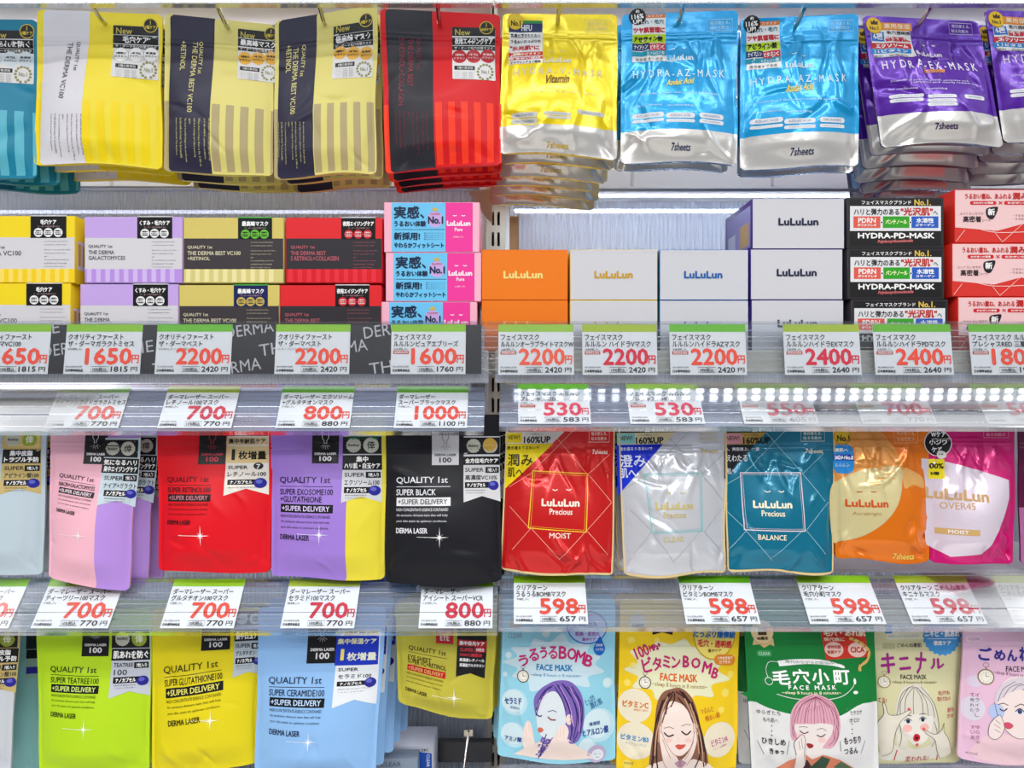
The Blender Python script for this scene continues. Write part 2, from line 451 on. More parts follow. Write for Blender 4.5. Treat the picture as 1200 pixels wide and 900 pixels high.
    def band(s, mb, u0, v0, u1, v1, m, L=0):
        """a printed field given in fractions of the panel, following its rounded outline"""
        def ticks(a, b, n):
            if s.style == 'flat': return np.array([a, b])
            t = np.arange(0, n + 1) / n; return np.concatenate([[a], t[(t > a + 0.1 / n) & (t < b - 0.1 / n)], [b]])
        tu, tv = ticks(u0, u1, s.nu), ticks(v0, v1, s.nv); nu, nv = len(tu) - 1, len(tv) - 1
        U, V = np.meshgrid(tu, tv); v = V.ravel(); ins = s.inset(v)
        u = 0.5 + (U.ravel() - 0.5) * (1 - 2 * ins); nor = s.normals(u, v); pts = s.S(u, v) + nor * (0.00012 + L * 0.00009)
        F = []
        for j in range(nv):
            for i in range(nu): a = j * (nu + 1) + i; F.append((a, a + nu + 1, a + nu + 2, a + 1))
        mb.add(pts, F, m, nor)
    def mid(s, u=0.5, v=0.0): return Vector(s.S(np.array([u]), np.array([v]))[0])


def M(c, f='ink'): return mat(c, f)


BLK, WHT, GLD, REDI, GRY = M('#141416', 'label'), M('#f4f4f2', 'label'), M('#d8bc50', 'label'), M('#d8201c', 'label'), M('#8a8a8a', 'label')
# ================================================================ THE SETTING
WHITE = mat('#e9e6e4', 'paint'); BEIGE = mat('#e3dccb', 'paint'); GREYP = mat('#b9b8bd', 'paint'); DARK = mat('#2a2a2e', 'paint')
WALL_Y = 0.34


def slab(name, x0, x1, y0, y1, z0, z1, m, bevel=0.001, **kw):
    mb = MB(); mb.box((x0, y0, z0), (x1, y1, z1), m, bevel)
    return tag(mb.build(name, None, ((x0 + x1) / 2, (y0 + y1) / 2, z0)), **kw)


zp = lambda py, y: P(600, py, y).z
xp = lambda px, y: P(px, 450, y).x
slab('wall_back', -1.1, 1.1, WALL_Y, WALL_Y + 0.03, 0.0, 2.05, WHITE, 0, kind='structure')
for i, px in enumerate((-60, 131, 322, 480, 632, 741, 905, 1072, 1240)):
    x = xp(px, WALL_Y)
    slab('trim_%d' % (i + 1), x - 0.002, x + 0.002, WALL_Y - 0.003, WALL_Y, zp(218, WALL_Y), 2.0, mat('#cfc6c2', 'paint'), 0, kind='structure')

tile = bpy.data.materials.new('floor_tiles'); tile.use_nodes = True; _b = tile.node_tree.nodes['Principled BSDF']; _br = tile.node_tree.nodes.new('ShaderNodeTexBrick')
_br.inputs['Color1'].default_value = (0.42, 0.41, 0.39, 1); _br.inputs['Color2'].default_value = (0.45, 0.44, 0.42, 1); _br.inputs['Mortar'].default_value = (0.4, 0.39, 0.38, 1); _br.inputs['Scale'].default_value = 2.2; _br.inputs['Mortar Size'].default_value = 0.01; _br.offset = 0
_tcf = tile.node_tree.nodes.new('ShaderNodeTexCoord'); tile.node_tree.links.new(_tcf.outputs['Object'], _br.inputs['Vector']); tile.node_tree.links.new(_br.outputs['Color'], _b.inputs['Base Color']); _b.inputs['Roughness'].default_value = 0.35
slab('floor', -3.0, 3.0, -4.0, WALL_Y + 0.03, -0.05, 0.0, tile, 0, kind='structure')
# boards: one per bay and level
GAP = 0.006
XL0, XL1 = -0.92, xp(574, 0.0) - 0.002
XR0, XR1 = xp(580, 0.0), 0.92


def board(bay, y0, y1, ztop, zbot, m, label):
    x0, x1 = (XL0, XL1) if bay == 'L' else (XR0, XR1)
    slab('shelf_board', x0, x1, y0, y1, zbot, ztop, m, 0.0015, label=label, cat='shelf', group='display shelves')


ZA = zp(411, 0.03)                           # box shelf, top face
for bay, side in (('L', 'left'), ('R', 'right')):
    board(bay, 0.12, WALL_Y - 0.002, zp(-26, 0.05) + 0.02, zp(-26, 0.05), WHITE, 'white shelf board over the hanging top row in the %s bay' % side)
    board(bay, 0.016, WALL_Y - 0.002, ZA, zp(437, 0.016), BEIGE, 'cream shelf board carrying the mask boxes in the %s bay' % side)
for bay, side, x0, x1 in (('L', 'left', XL0, XL1), ('R', 'right', XR0, XR1)):
    mb = MB(); n = int((x1 - x0) / 0.0045 * 2); V = []; F = []; za, zb = zp(438, 0.012), zp(448.6, 0.012)
    for i in range(n + 1):
        x = x0 + (x1 - x0) * i / n; y = 0.0115 + (0.0012 if i % 2 else 0); V += [(x, y, za), (x, y, zb), (x, 0.0145, za), (x, 0.0145, zb)]
    for i in range(n):
        a, b = i * 4, i * 4 + 4; F += [(a, a + 1, b + 1, b), (a + 2, b + 2, b + 3, a + 3), (a, b, b + 2, a + 2), (a + 1, a + 3, b + 3, b + 1)]
    mb.add(V, F, mat('#c9ccd6', 'plastic'))
    tag(mb.build('shelf_valance', None, ((x0 + x1) / 2, 0.013, zb)), 'thin ribbed grey edge under the cream shelf in the %s bay' % side, 'shelf edge', 'ribbed shelf edges')
ZC = zp(674, 0.07)
for bay, side in (('L', 'left'), ('R', 'right')):
    x0, x1 = (XL0, XL1) if bay == 'L' else (XR0, XR1)
    mb = MB(); n = int((x1 - x0) / 0.0045); prof = []
    V = []; F = []
    for i in range(n * 2 + 1):
        x = x0 + (x1 - x0) * i / (n * 2); z = ZC + (0.0012 if i % 2 else 0)
        V += [(x, 0.10, z), (x, 0.30, z), (x, 0.10, z - 0.004), (x, 0.30, z - 0.004)]
    for i in range(n * 2):
        a, b = i * 4, i * 4 + 4; F += [(a, b, b + 1, a + 1), (a + 2, a + 3, b + 3, b + 2), (a, a + 2, b + 2, b), (a + 1, b + 1, b + 3, a + 3)]
    mb.add(V, F, RIBBED2)
    tag(mb.build('ribbed_shelf', None, ((x0 + x1) / 2, 0.2, ZC)), 'clear ribbed acrylic shelf above the bottom row in the %s bay' % side, 'shelf', 'ribbed acrylic shelves')
ZD = zp(1035, 0.05)
for bay, side in (('L', 'left'), ('R', 'right')):
    board(bay, 0.02, WALL_Y - 0.002, ZD - 0.002, ZD - 0.022, GREYP, 'grey shelf board below the bottom row in the %s bay' % side)


# ribbed acrylic backs
def ribbed(x0, x1, y, z0, z1, label, m=RIBBED, pitch=0.0068, lip=0.0):
    n = int((x1 - x0) / pitch * 4); V = []; F = []
    for i in range(n + 1):
        x = x0 + (x1 - x0) * i / n; d = 0.0020 * math.sin(2 * math.pi * i / 4 + 0.4)
        V += [(x, y - 0.002 + d, z0), (x, y - 0.002 + d, z1), (x, y + 0.002, z0), (x, y + 0.002, z1)]
    for i in range(n):
        a, b = i * 4, i * 4 + 4; F += [(a, b, b + 1, a + 1), (a + 3, b + 3, b + 2, a + 2), (a + 1, b + 1, b + 3, a + 3), (a + 2, b + 2, b, a)]
    mb = MB(); mb.add(V, F, m)
    if lip:
        mb.box((x0, y - lip, z1 - 0.003), (x1, y + 0.004, z1), m)
    return tag(mb.build('acrylic_divider', None, ((x0 + x1) / 2, y, z0)), label, 'acrylic panel', 'ribbed acrylic back panels')


ribbed(XL0, xp(562, 0.2), 0.20, ZA, zp(222, 0.20), 'ribbed clear acrylic panel behind the boxes in the left bay', lip=0.02)
ribbed(xp(597, 0.2), XR1, 0.20, ZA, zp(237, 0.20), 'glowing ribbed acrylic panel behind the white boxes in the right bay')
ribbed(XL0, xp(572, 0.29), 0.29, ZC + 0.003, zp(440, 0.29) , 'ribbed acrylic panel behind the middle bags in the left bay')
ribbed(xp(592, 0.29), XR1, 0.29, ZC + 0.003, zp(440, 0.29), 'ribbed acrylic panel behind the middle bags in the right bay')
ribbed(XL0, xp(572, 0.29), 0.29, ZD, ZC - 0.006, 'ribbed acrylic panel behind the bottom bags in the left bay')
ribbed(xp(592, 0.29), XR1, 0.29, ZD, ZC - 0.006, 'ribbed acrylic panel behind the bottom bags in the right bay')
# ribbed ledge over the glowing panel
mb = MB(); x0, x1 = xp(597, 0.22), XR1; n = int((x1 - x0) / 0.004); V = []; F = []
za, zb = zp(225, 0.2), zp(229, 0.30)
for i in range(2 * n + 1):
    x = x0 + (x1 - x0) * i / (2 * n); d = 0.001 * (i % 2)
    V += [(x, 0.18, za + d), (x, 0.32, za + d), (x, 0.18, za - 0.004), (x, 0.32, za - 0.004)]
for i in range(2 * n):
    a, b = i * 4, i * 4 + 4; F += [(a, b, b + 1, a + 1), (a + 2, a + 3, b + 3, b + 2), (a, a + 2, b + 2, b), (a + 1, b + 1, b + 3, a + 3)]
mb.add(V, F, RIBBED)
tag(mb.build('ribbed_ledge', None, ((x0 + x1) / 2, 0.25, za)), 'narrow ribbed acrylic ledge over the glowing right panel', 'shelf')


# LED strips, some of them added only as fill light
def led_strip(x0, x1, y, z, label, dots=None, em=None):
    em = em or (LED if dots else LED2)
    t = empty('led_strip', ((x0 + x1) / 2, y, z), label, 'light', 'shelf light strips')
    mb = MB(); mb.box((x0, y - 0.008, z), (x1, y + 0.008, z + 0.006), mat('#d9dbe0', 'plastic'), 0.001); mb.build('housing', t)
    mb = MB()
    if dots:
        x = x0 + dots / 2
        while x < x1 - 0.004:
            for q in (-0.005, 0.005): mb.box((x - 0.0045, y + q - 0.0022, z - 0.0015), (x + 0.0045, y + q + 0.0022, z), em)
            x += dots
    else: mb.box((x0 + 0.005, y - 0.006, z - 0.003), (x1 - 0.005, y + 0.006, z), em)
    mb.build('diodes' if dots else 'diffuser', t)
    return t


LED2 = emit_mat('led_diffuser', '#f6f4ff', 3.0); LED_FILL_SOFT = emit_mat('led_fill_soft', '#f4f2ff', 6.0); LED_FILL = emit_mat('led_fill_back', '#f4f2ff', 14.0)  # the last two emissions serve only the added fill strips
zu = zp(437, 0.016) - 0.0066
led_strip(XR0 + 0.02, XR1, 0.025, zu, 'strip of bright diodes under the cream shelf in the right bay', dots=0.019)
led_strip(XL0, XL1 - 0.02, 0.030, zu, 'frosted light strip under the cream shelf in the left bay')
led_strip(xp(600, 0.27), XR1, 0.262, zp(242, 0.262) - 0.006, 'light strip shining down behind the glowing ribbed panel', em=LEDB)
led_strip(XL0, xp(556, 0.26), 0.262, zp(243, 0.262) - 0.006, 'frosted light strip behind the ribbed panel in the left bay', em=LED_FILL_SOFT)  # added strip, brightens the left ribbed panel from behind
for bay, side, x0, x1 in (('L', 'left', XL0, XL1 - 0.02), ('R', 'right', XR0 + 0.02, XR1)):
    led_strip(x0, x1, 0.20, zp(-26, 0.05) - 0.0066, 'frosted light strip under the top shelf board in the %s bay' % side, em=LED_FILL)  # added to brighten the wall and the rear bags of the top row
    led_strip(x0, x1, 0.22, zu, 'frosted light strip at the back under the cream shelf in the %s bay' % side, em=LED_FILL)  # added to lighten the ribbed panel behind the middle row
    led_strip(x0, x1, 0.22, ZC - 0.0112, 'frosted light strip at the back under the ribbed shelf in the %s bay' % side, em=LED_FILL)  # added likewise, lightens the ribs behind the bottom row
# slotted upright between the bays
mb = MB(); px0, px1 = xp(570, 0.31), xp(592, 0.31); yb, yf = 0.335, 0.305; STEEL = mat('#cbc3b2', 'paint')
w = px1 - px0; cols = [(0, 0.28), (0.42, 0.58), (0.72, 1.0)]
for a, b in cols: mb.box((px0 + w * a, yf, 0.5), (px0 + w * b, yb, 2.0), STEEL)
z = 0.52
while z < 1.98:
    for a, b in ((0.28, 0.42), (0.58, 0.72)): mb.box((px0 + w * a, yf, z), (px0 + w * b, yb - 0.004, z + 0.012), STEEL)
    z += 0.035
mb.box((px0 + w * 0.02, yb - 0.003, 0.5), (px1 - w * 0.02, yb, 2.0), DARK)
tag(mb.build('upright_post', None, ((px0 + px1) / 2, 0.33, 0.5)), 'slotted cream steel upright standing between the two shelf bays', 'upright')
mb = MB()
V = [(xp(546, .2), zp(223, .2)), (xp(577, .2), zp(223, .2)), (xp(577, .2), zp(262, .2)), (xp(572, .2), zp(258, .2))]
N = len(V); VV = [(x, 0.196, z) for x, z in V] + [(x, 0.202, z) for x, z in V]
mb.add(VV, [(3, 2, 1, 0), (4, 5, 6, 7)] + [(i, (i + 1) % 4, 4 + (i + 1) % 4, 4 + i) for i in range(4)], STEEL)
tag(mb.build('shelf_bracket', None, (xp(577, .2), 0.2, zp(262, .2))), 'cream triangular bracket at the upright beside the pink boxes', 'bracket')

# ================================================================ PRICE RAILS AND CARDS
RAILS = {}
CHANNEL2 = clear_mat('channel_plastic_clearer', '#eef1f6', 1.0, 0.12, 0.16, '#c4cbe0')


def rail(key, px0, px1, pyt, pyb, yt, yb, label):
    zt, zb = zp(pyt, yt), zp(pyb, yb); t = Vector((0, yb - yt, zb - zt)); ln = t.length; t.normalize(); n = Vector((0, t.z, -t.y))
    if n.y > 0: n = -n
    top = Vector((0, yt, zt)); x0, x1 = xp(px0, yb), xp(px1, yb)
    q = lambda a, b: (lambda p: (p.y, p.z))(top + t * a + n * b)
    th = empty('price_rail', ((x0 + x1) / 2, yb, zb), label, 'price rail', 'clear plastic price rails')
    mb = MB(); pr = [q(0, 0.002)]                                       # front sheet, with raised lines
    ridges = [] if key[0] in 'AT' else [0.66]
    for r in ridges: pr += [q(ln * r - 0.0012, 0.002), q(ln * r, 0.0028), q(ln * r + 0.0012, 0.002)]
    pr += [q(ln, 0.002), q(ln, 0.0008), q(0, 0.0008)]
    mb.extrude_x(pr, x0, x1, CLEAR); mb.build('front_sheet', th)
    mb = MB(); pr = [q(0.004, -0.002)]; k = 9
    for i in range(1, k):
        a = 0.004 + (ln - 0.006) * i / k; pr += [q(a - 0.0018, -0.002), q(a - 0.0006, -0.0012 if i % 2 else -0.0028), q(a + 0.0006, -0.002)]
    pr += [q(ln - 0.002, -0.002), q(ln - 0.002, -0.004), q(0.004, -0.004)]
    mb.extrude_x(pr, x0, x1, CLEAR if key == 'AR' or key[0] == 'T' else CHANNEL2 if key[0] == 'C' else CHANNEL); mb.build('channel_back', th)
    mb = MB(); mb.extrude_x([q(-0.0015, 0.003), q(0.0015, 0.003), q(0.0015, -0.008), q(-0.0015, -0.008)], x0, x1, CLEAR)
    mb.build('top_lip', th)
    mb = MB(); mb.extrude_x([q(ln - 0.0005, 0.003), q(ln + 0.002, 0.0026), q(ln + 0.002, -0.006), q(ln - 0.0005, -0.006)], x0, x1, CLEAR)
    mb.build('bottom_lip', th)
    RAILS[key] = (pyt, pyb, yt, yb, zt, zb, t, n, ln, top)


rail('TL', -230, 578, -52, 4.5, -0.004, -0.010, 'clear rail of the shelf above, at the top edge of the left bay')
rail('TR', 580, 1420, -52, 4.5, -0.004, -0.010, 'clear rail of the shelf above, at the top edge of the right bay')
rail('AL', -230, 568, 378, 440, 0.008, -0.002, 'clear price rail with black backing strip under the left boxes')
rail('AR', 569, 1420, 378, 441, 0.008, -0.002, 'clear price rail under the white, black and red boxes')
rail('BL', -230, 567, 450, 506, 0.036, -0.004, 'tilted clear price rail over the pink, red, lilac and black bags')
rail('BR', 585, 1420, 447, 501, 0.046, -0.004, 'tilted clear price rail over the diamond pattern bags')
rail('CL', -230, 583, 678, 741, 0.058, 0.008, 'tilted clear price rail over the lime, yellow and blue bags')
rail('CR', 584, 1420, 674, 736, 0.066, 0.008, 'tilted clear price rail over the illustrated face bags')
rail('DR', 584, 1420, 895.5, 957, 0.066, 0.008, 'clear price rail just showing at the foot of the illustrated bags')


def on_rail(key, X, frac, off):
    pyt, pyb, yt, yb, zt, zb, t, n, ln, top = RAILS[key]
    p = top + t * (ln * frac) + n * off; k = K * (1 + p.y)
    return (600 + X / k, 450 - (p.z - CZ) / k, p.y)


def strip(key, X0, X1, f0, f1, off):
    return Sheet(on_rail(key, X0, f0, off), on_rail(key, X1, f0, off), on_rail(key, X1, f1, off), on_rail(key, X0, f1, off))


# black backing strip in the upper left rail
sh = strip('AL', -0.80, xp(564, 0), 0.04, 0.965, -0.0008); sh.dv = 1.0; sh.clip = True; mb = MB(); sh.body(mb, M('#221f24', 'card'), thick=0.0003)
rng = random.Random(4); SIL = M('#d8d4d8')
for r_, (y, x0) in enumerate(((379, -60), (401, -20), (423, -75))):
    x = x0
    while x < 575:
        w = 44 if (int(x / 10) + r_) % 2 else 66; s_ = 'THE' if w == 44 else 'DERMA'
        if -40 < x < 562 - w: sh.text(mb, s_, x, y, x + w * 0.86, y + 14, SIL, rot=-0.16)
        x += w + 26
# lettering that would stick out above or below the strip is cut off by the rail lips
tag(mb.build('backing_strip', None, sh.mid(0.5, 1)), 'black printed strip with thin white capitals behind the upper left price cards', 'strip')

CARDW = M('#fbfafa', 'card')
OR, CR, PK = '#e8452c', '#d01638', '#e04058'
GL, GY, GG, GO = '#a4dc20', '#c4d832', '#7cd420', '#b4e048'


def card(key, px_tl, w_px, l1, l2, small, price, tax, green, red, label, pill=False):
    f0, f1 = {'A': (0.035, 0.975), 'B': (0.06, 0.925), 'C': (0.02, 0.93)}[key[0]]
    pyt, pyb, yt, yb, zt, zb, t, n, ln, top = RAILS[key]
    y0 = (top + t * ln * f0).y; X0 = (px_tl - 600) * K * (1 + y0); X1 = X0 + w_px * K * (1 + y0)
    sh = strip(key, X0, X1, f0, f1, 0.0004); W, H = sh.W, sh.H; mb = MB(); sh.body(mb, CARDW, thick=0.0003)
    sh.at = lambda px, py: (px, py); ox = oy = 0.0
    R = lambda a, b, c, d: (ox + a * W, oy + b * H, ox + c * W, oy + d * H)
    sh.rect(mb, *R(0, 0, 1, 0.15), M(green, 'card'), 1)
    ink = M('#1c1c20', 'card'); rd = M(red, 'card')
    lw = lambda s_: min(0.96, 0.072 * sum(1.0 if ord(ch) > 0x2000 else 0.62 for ch in s_))
    sh.text(mb, l1, *R(0.035, 0.20, 0.035 + lw(l1), 0.315), ink, 0.15)
    sh.text(mb, l2, *R(0.035, 0.335, 0.035 + lw(l2), 0.45), ink, 0.15)
    if small: sh.text(mb, small, *R(0.035, 0.475, 0.15 + 0.02 * len(small), 0.525), ink)
    if pill:
        sh.rect(mb, *R(0.03, 0.535, 0.24, 0.60), M('#d84a30', 'card'), 1); sh.text(mb, '期間限定価格', *R(0.045, 0.545, 0.225, 0.59), WHT)
    d0 = 0.28 if len(price) == 4 else 0.36
    sh.text(mb, price, *R(d0, 0.49, 0.875, 0.80), rd, 0.8)
    sh.text(mb, '円', *R(0.885, 0.62, 0.975, 0.78), rd, 0.25)
    sh.text(mb, '税込価格は店頭', *R(0.03, 0.835, 0.24, 0.87), ink); sh.text(mb, '日本標準価格品', *R(0.03, 0.90, 0.255, 0.955), ink, 0.1)
    sh.frame(mb, *R(0.36, 0.85, 0.585, 0.955), 0.5, ink, 2); sh.text(mb, '10%税込', *R(0.385, 0.87, 0.565, 0.945), ink, 0.1)
    sh.text(mb, tax, *R(0.62, 0.85, 0.84, 0.955), ink, 0.22); sh.text(mb, '円', *R(0.88, 0.86, 0.965, 0.95), ink, 0.1)
    tag(mb.build('price_card', None, sh.mid(0.5, 1)), label, 'price card', 'price cards in the clear rails')


QF, FM, DL, CT = 'クオリティファースト', 'フェイスマスク', 'ダーマレーザー', 'クリアターン'
card('AL', -28, 89, QF, 'ザ・ダーマVC100', '', '1650', '1815', GL, OR, 'price card reading 1650 below the yellow and white boxes')
card('AL', 79, 89, QF, 'ザ・ダーマガラクトミセス', '30枚入', '1650', '1815', GL, OR, 'price card reading 1650 below the lilac boxes')
card('AL', 185, 88, QF, 'ザ・ダーマベスト', 'VC100+レチノール30枚入', '2200', '2420', GG, OR, 'price card reading 2200 below the gold and dark brown boxes')
card('AL', 324, 87, QF, 'ザ・ダーマベスト', '5レチノール+コラーゲン30枚入', '2200', '2420', GL, OR, 'price card reading 2200 below the red and black boxes')
card('AL', 459, 87, FM, 'ルルルンピュアエブリーズ', '32枚入', '1600', '1760', GL, OR, 'price card reading 1600 below the pink and blue boxes', True)
card('AR', 584, 88, FM, 'ルルルンオーラブライトマスクW', '28枚入', '2200', '2420', GO, '#e8583c', 'price card reading 2200 below the orange boxes', True)
card('AR', 682, 87, FM, 'ルルルン ハイドラVマスク', '28枚入', '2200', '2420', GY, CR, 'price card with crimson 2200 below the white boxes with yellow lettering', True)
card('AR', 784, 89, FM, 'ルルルンハイドラAZマスク', '28枚入', '2200', '2420', GG, OR, 'price card reading 2200 below the white boxes with blue lettering', True)
card('AR', 917, 89, FM, 'ルルルンハイドラEXマスク', '28枚入', '2400', '2640', GY, CR, 'price card with crimson 2400 below the white boxes with dark lettering', True)
card('AR', 1022, 91, FM, 'ルルルンハイドラPDマスク', '28枚入', '2400', '2640', GG, OR, 'price card with orange 2400 below the black boxes', True)
card('AR', 1134, 90, FM + ' ルルルン', 'プレシャスRED 三層', '32枚入', '1800', '1980', GG, OR, 'price card reading 180, cut off, below the red boxes', True)
card('BL', -82, 84, DL + ' スーパー', 'アゼライン100マスク', '7枚入', '700', '770', GG, OR, 'price card over the grey bag, only its green corner in view')
card('BL', 70, 84, DL + ' スーパー', 'ナイアシンアミドガラクトミセス', '7枚入', '700', '770', GG, OR, 'price card reading 700 over the pink and lilac bag')
card('BL', 198, 84, DL + ' スーパー', 'レチノール100マスク', '8枚入', '700', '770', GY, CR, 'price card reading 700 over the plain red bag')
card('BL', 332, 84, DL + ' エクソソーム', '+グルタチオンマスク', '7枚入', '800', '880', GG, OR, 'price card reading 800 over the lilac and yellow bag')
card('BL', 466, 83, DL, 'スーパーブラックマスク', '7枚入', '1000', '1100', GG, OR, 'price card reading 1000 over the black bag')
card('BR', 607, 82, FM + ' ルルルン', 'プレシャスRED', '7枚入', '530', '583', GG, PK, 'price card reading 530 over the red diamond pattern bag', True)
card('BR', 733, 84, FM + ' ルルルン', 'プレシャスWHITE', '7枚入', '530', '583', GO, PK, 'price card reading 530 over the white diamond pattern bag', True)
card('BR', 861, 84, FM + ' ルルルン', 'プレシャスGREEN', '7枚入', '550', '605', GO, PK, 'price card reading 550 over the teal diamond pattern bag', True)
card('BR', 994, 84, FM, 'ルルルンオーラブライトマスクW', '7枚入', '700', '770', GO, PK, 'price card reading 700 over the orange bag with pale circles', True)
card('BR', 1135, 84, FM + ' ルルルン', 'O45C 2KS', '7枚入', '500', '550', GO, PK, 'price card reading 50, cut off, over the magenta bag', True)
card('CL', -49, 84, DL + ' スーパー', 'アゼライン100マスク', '7枚入', '700', '770', GL, OR, 'cut off price card over the pale bag at the lower left')
card('CL', 60, 87, DL + ' スーパー', 'ティーツリー100マスク', '7枚入', '700', '770', GL, OR, 'price card reading 700 over the lime green bag')
card('CL', 205, 83, DL + ' スーパー', 'グルタチオン100マスク', '7枚入', '700', '770', GL, OR, 'price card reading 700 over the yellow bag of the bottom row')
card('CL', 340, 83, DL + ' スーパー', 'セラミド100マスク', '8枚入', '700', '770', GY, CR, 'price card with crimson 700 over the light blue bag')
card('CL', 495, 83, DL, 'アイシート スーパーVCR', '12枚入', '800', '880', GL, CR, 'price card with crimson 800 over the small olive bag')
card('CR', 602, 83, CT, 'うるうるBOMBマスク', '7枚入', '598', '657', GL, OR, 'price card reading 598 over the pale blue illustrated bag')
card('CR', 794, 83, CT, 'ビタミンBOMBマスク', '7枚入', '598', '657', GG, OR, 'price card reading 598 over the yellow illustrated bag')
card('CR', 932, 85, CT, '毛穴小町マスク', '7枚入', '598', '657', GL, OR, 'price card reading 598 over the green illustrated bag')
card('CR', 1046, 84, CT + ' ごめんね素肌', 'キニナルマスク', '7枚入', '598', '657', GY, CR, 'price card reading 598 over the cream illustrated bag')
card('CR', 1160, 84, CT, 'ごめんね素肌マスク', '7枚入', '598', '657', GY, CR, 'cut off price card over the pink illustrated bag')
# ================================================================ HANGING MASK POUCHES
class Pouch:
    def __init__(s, tl, tr, br, bl, y, color, fin='matte', bulge=0.016, seed=1, zip_v=0.19, hole=None, edge=None, pinch=0.0, yb=None, radius=5, lip=0.45):
        yb = y if yb is None else yb
        s.sh = Sheet((*tl, y), (*tr, y), (*br, yb), (*bl, yb), bulge, seed, 'foil' if fin in ('gloss', 'foil') else 'matte', zip_v, radius, pinch, lip=lip)
        s.fin = fin; s.b = MB(); s.st = []
        s.sh.body(s.b, mat(color, fin), back=mat(edge or color, fin), hole=hole, edge=mat(edge, fin) if edge else None)
    def m(s, c): return mat(c, s.fin)
    def sticker(s, name='sticker'):
        mb = MB(); s.st.append((name, mb)); return mb
    def done(s, label, group, backs=(), what=None, kind='mask_pouch'):
        p = s.sh.mid(0.5, 0.0); root = empty(kind, p, label, 'mask pouch', group)
        s.b.build('pouch_body', root)
        for n, mb in s.st: mb.build(n, root)
        words = ('first', 'second', 'third', 'fourth', 'fifth', 'sixth', 'seventh')
        for i, off in enumerate(backs):
            c = copy_tree(root, None, off); c['label'] = '%s bag hanging behind the front %s' % (words[i], what)
        return root


def step(n, dx=0.0, dy=0.02, dz=-0.002, jig=0.0, seed=0):
    r = random.Random(seed)
    return [(dx * (i + 1) + r.uniform(-jig, jig), dy * (i + 1), dz * (i + 1) + r.uniform(-jig, jig) * 0.6) for i in range(n)]


def frac(x0, y0, x1, y1):
    w, h = x1 - x0, y1 - y0
    return lambda a, b, c, d: (x0 + a * w, y0 + b * h, x0 + c * w, y0 + d * h)


def wreath(sh, mb, cx, cy, r, col, L=4):
    for i in range(14):
        a = math.radians(110 + i * 320 / 13 - 0) ; sh.disc(mb, cx + r * math.cos(a), cy + r * math.sin(a), r * 0.2, M(col, 'label'), L, n=6)
    sh.text(mb, 'No.1', cx - r * 0.5, cy - r * 0.3, cx + r * 0.5, cy + r * 0.25, M(col, 'label'), 0.1, 6)


def q_sticker(p, x0, y0, x1, y1, title, circ, ctext, badge, btxt, sub='ザ・ダーマ毛穴対策マスク', base='#d9d9da', rot=0.0, new='#c8b850'):
    sh = p.sh; mb = p.sticker(); R = frac(x0, y0, x1, y1); w, h = x1 - x0, y1 - y0
    sh.rect(mb, x0, y0, x1, y1, M(base, 'label'), 3, r=1.5)
    sh.rect(mb, *R(0, 0, 1, 0.17), BLK, 4); sh.text(mb, 'New', *R(0.07, 0.03, 0.42, 0.15), M(new, 'label'), 0.1, 6)
    sh.rect(mb, *R(0, 0.18, 1, 0.34), BLK, 4); sh.text(mb, title, *R(0.06 if len(title) > 5 else 0.22, 0.20, 0.94 if len(title) > 5 else 0.78, 0.32), WHT, 0.25, 6)
    sh.rect(mb, *R(0, 0.345, 1, 0.43), BLK, 4); sh.text(mb, sub, *R(0.05, 0.36, 0.95, 0.415), WHT, 0, 6)
    for i, (a, b) in enumerate((('4種類の', 'ビタミン'), ('4%', 'ナイアシン'), ('高濃度', 'ガラクト'))):
        cx = x0 + w * (0.17 + 0.33 * i); sh.disc(mb, cx, y0 + h * 0.54, w * 0.17, M(circ, 'label'), 5)
        if circ == '#f0f0f0': sh.line(mb, [(cx + w * 0.165 * math.cos(k * 0.4), y0 + h * 0.54 + w * 0.165 * math.sin(k * 0.4)) for k in range(16)], 0.4, GRY, 6)
        sh.text(mb, a, cx - w * 0.11, y0 + h * 0.49, cx + w * 0.11, y0 + h * 0.53, M(ctext, 'label'), 0.1, 7); sh.text(mb, b, cx - w * 0.13, y0 + h * 0.55, cx + w * 0.13, y0 + h * 0.59, M(ctext, 'label'), 0.1, 7)
    sh.rect(mb, *R(0.05, 0.71, 0.53, 0.79), BLK, 4); sh.text(mb, '5種の無添加', *R(0.12, 0.725, 0.48, 0.775), WHT, 0, 6)
    for k in range(5): sh.text(mb, 'パラベン・鉱物油・着色料', *R(0.05, 0.82 + 0.032 * k, 0.5, 0.842 + 0.032 * k), GRY, 0, 5, res=1)
    wreath(sh, mb, x0 + w * 0.77, y0 + h * 0.83, w * 0.17, '#8c8a58')
    bx, by, br = badge
    sh.disc(mb, bx, by, br, M('#d8c030', 'label'), 6); sh.disc(mb, bx, by, br * 0.88, BLK, 7)
    sh.text(mb, btxt, bx - br * 0.75, by + br * 0.02, bx + br * 0.75, by + br * 0.5, M('#d8c030', 'label'), 0.15, 8); sh.line(mb, [(bx, by - br * 0.7), (bx, by - br * 0.1)], 0.8, M('#d8c030', 'label'), 8)


PARA = ['An exclusive skincare item that will help', 'your skin attain its optimum conditions.', 'When there is hope, there is life. It fills us', 'with fresh courage and makes us strong', 'again.', 'The most beautiful things in the world must', 'be felt with the heart. To be beautiful', 'means to be yourself. You deserve it.']


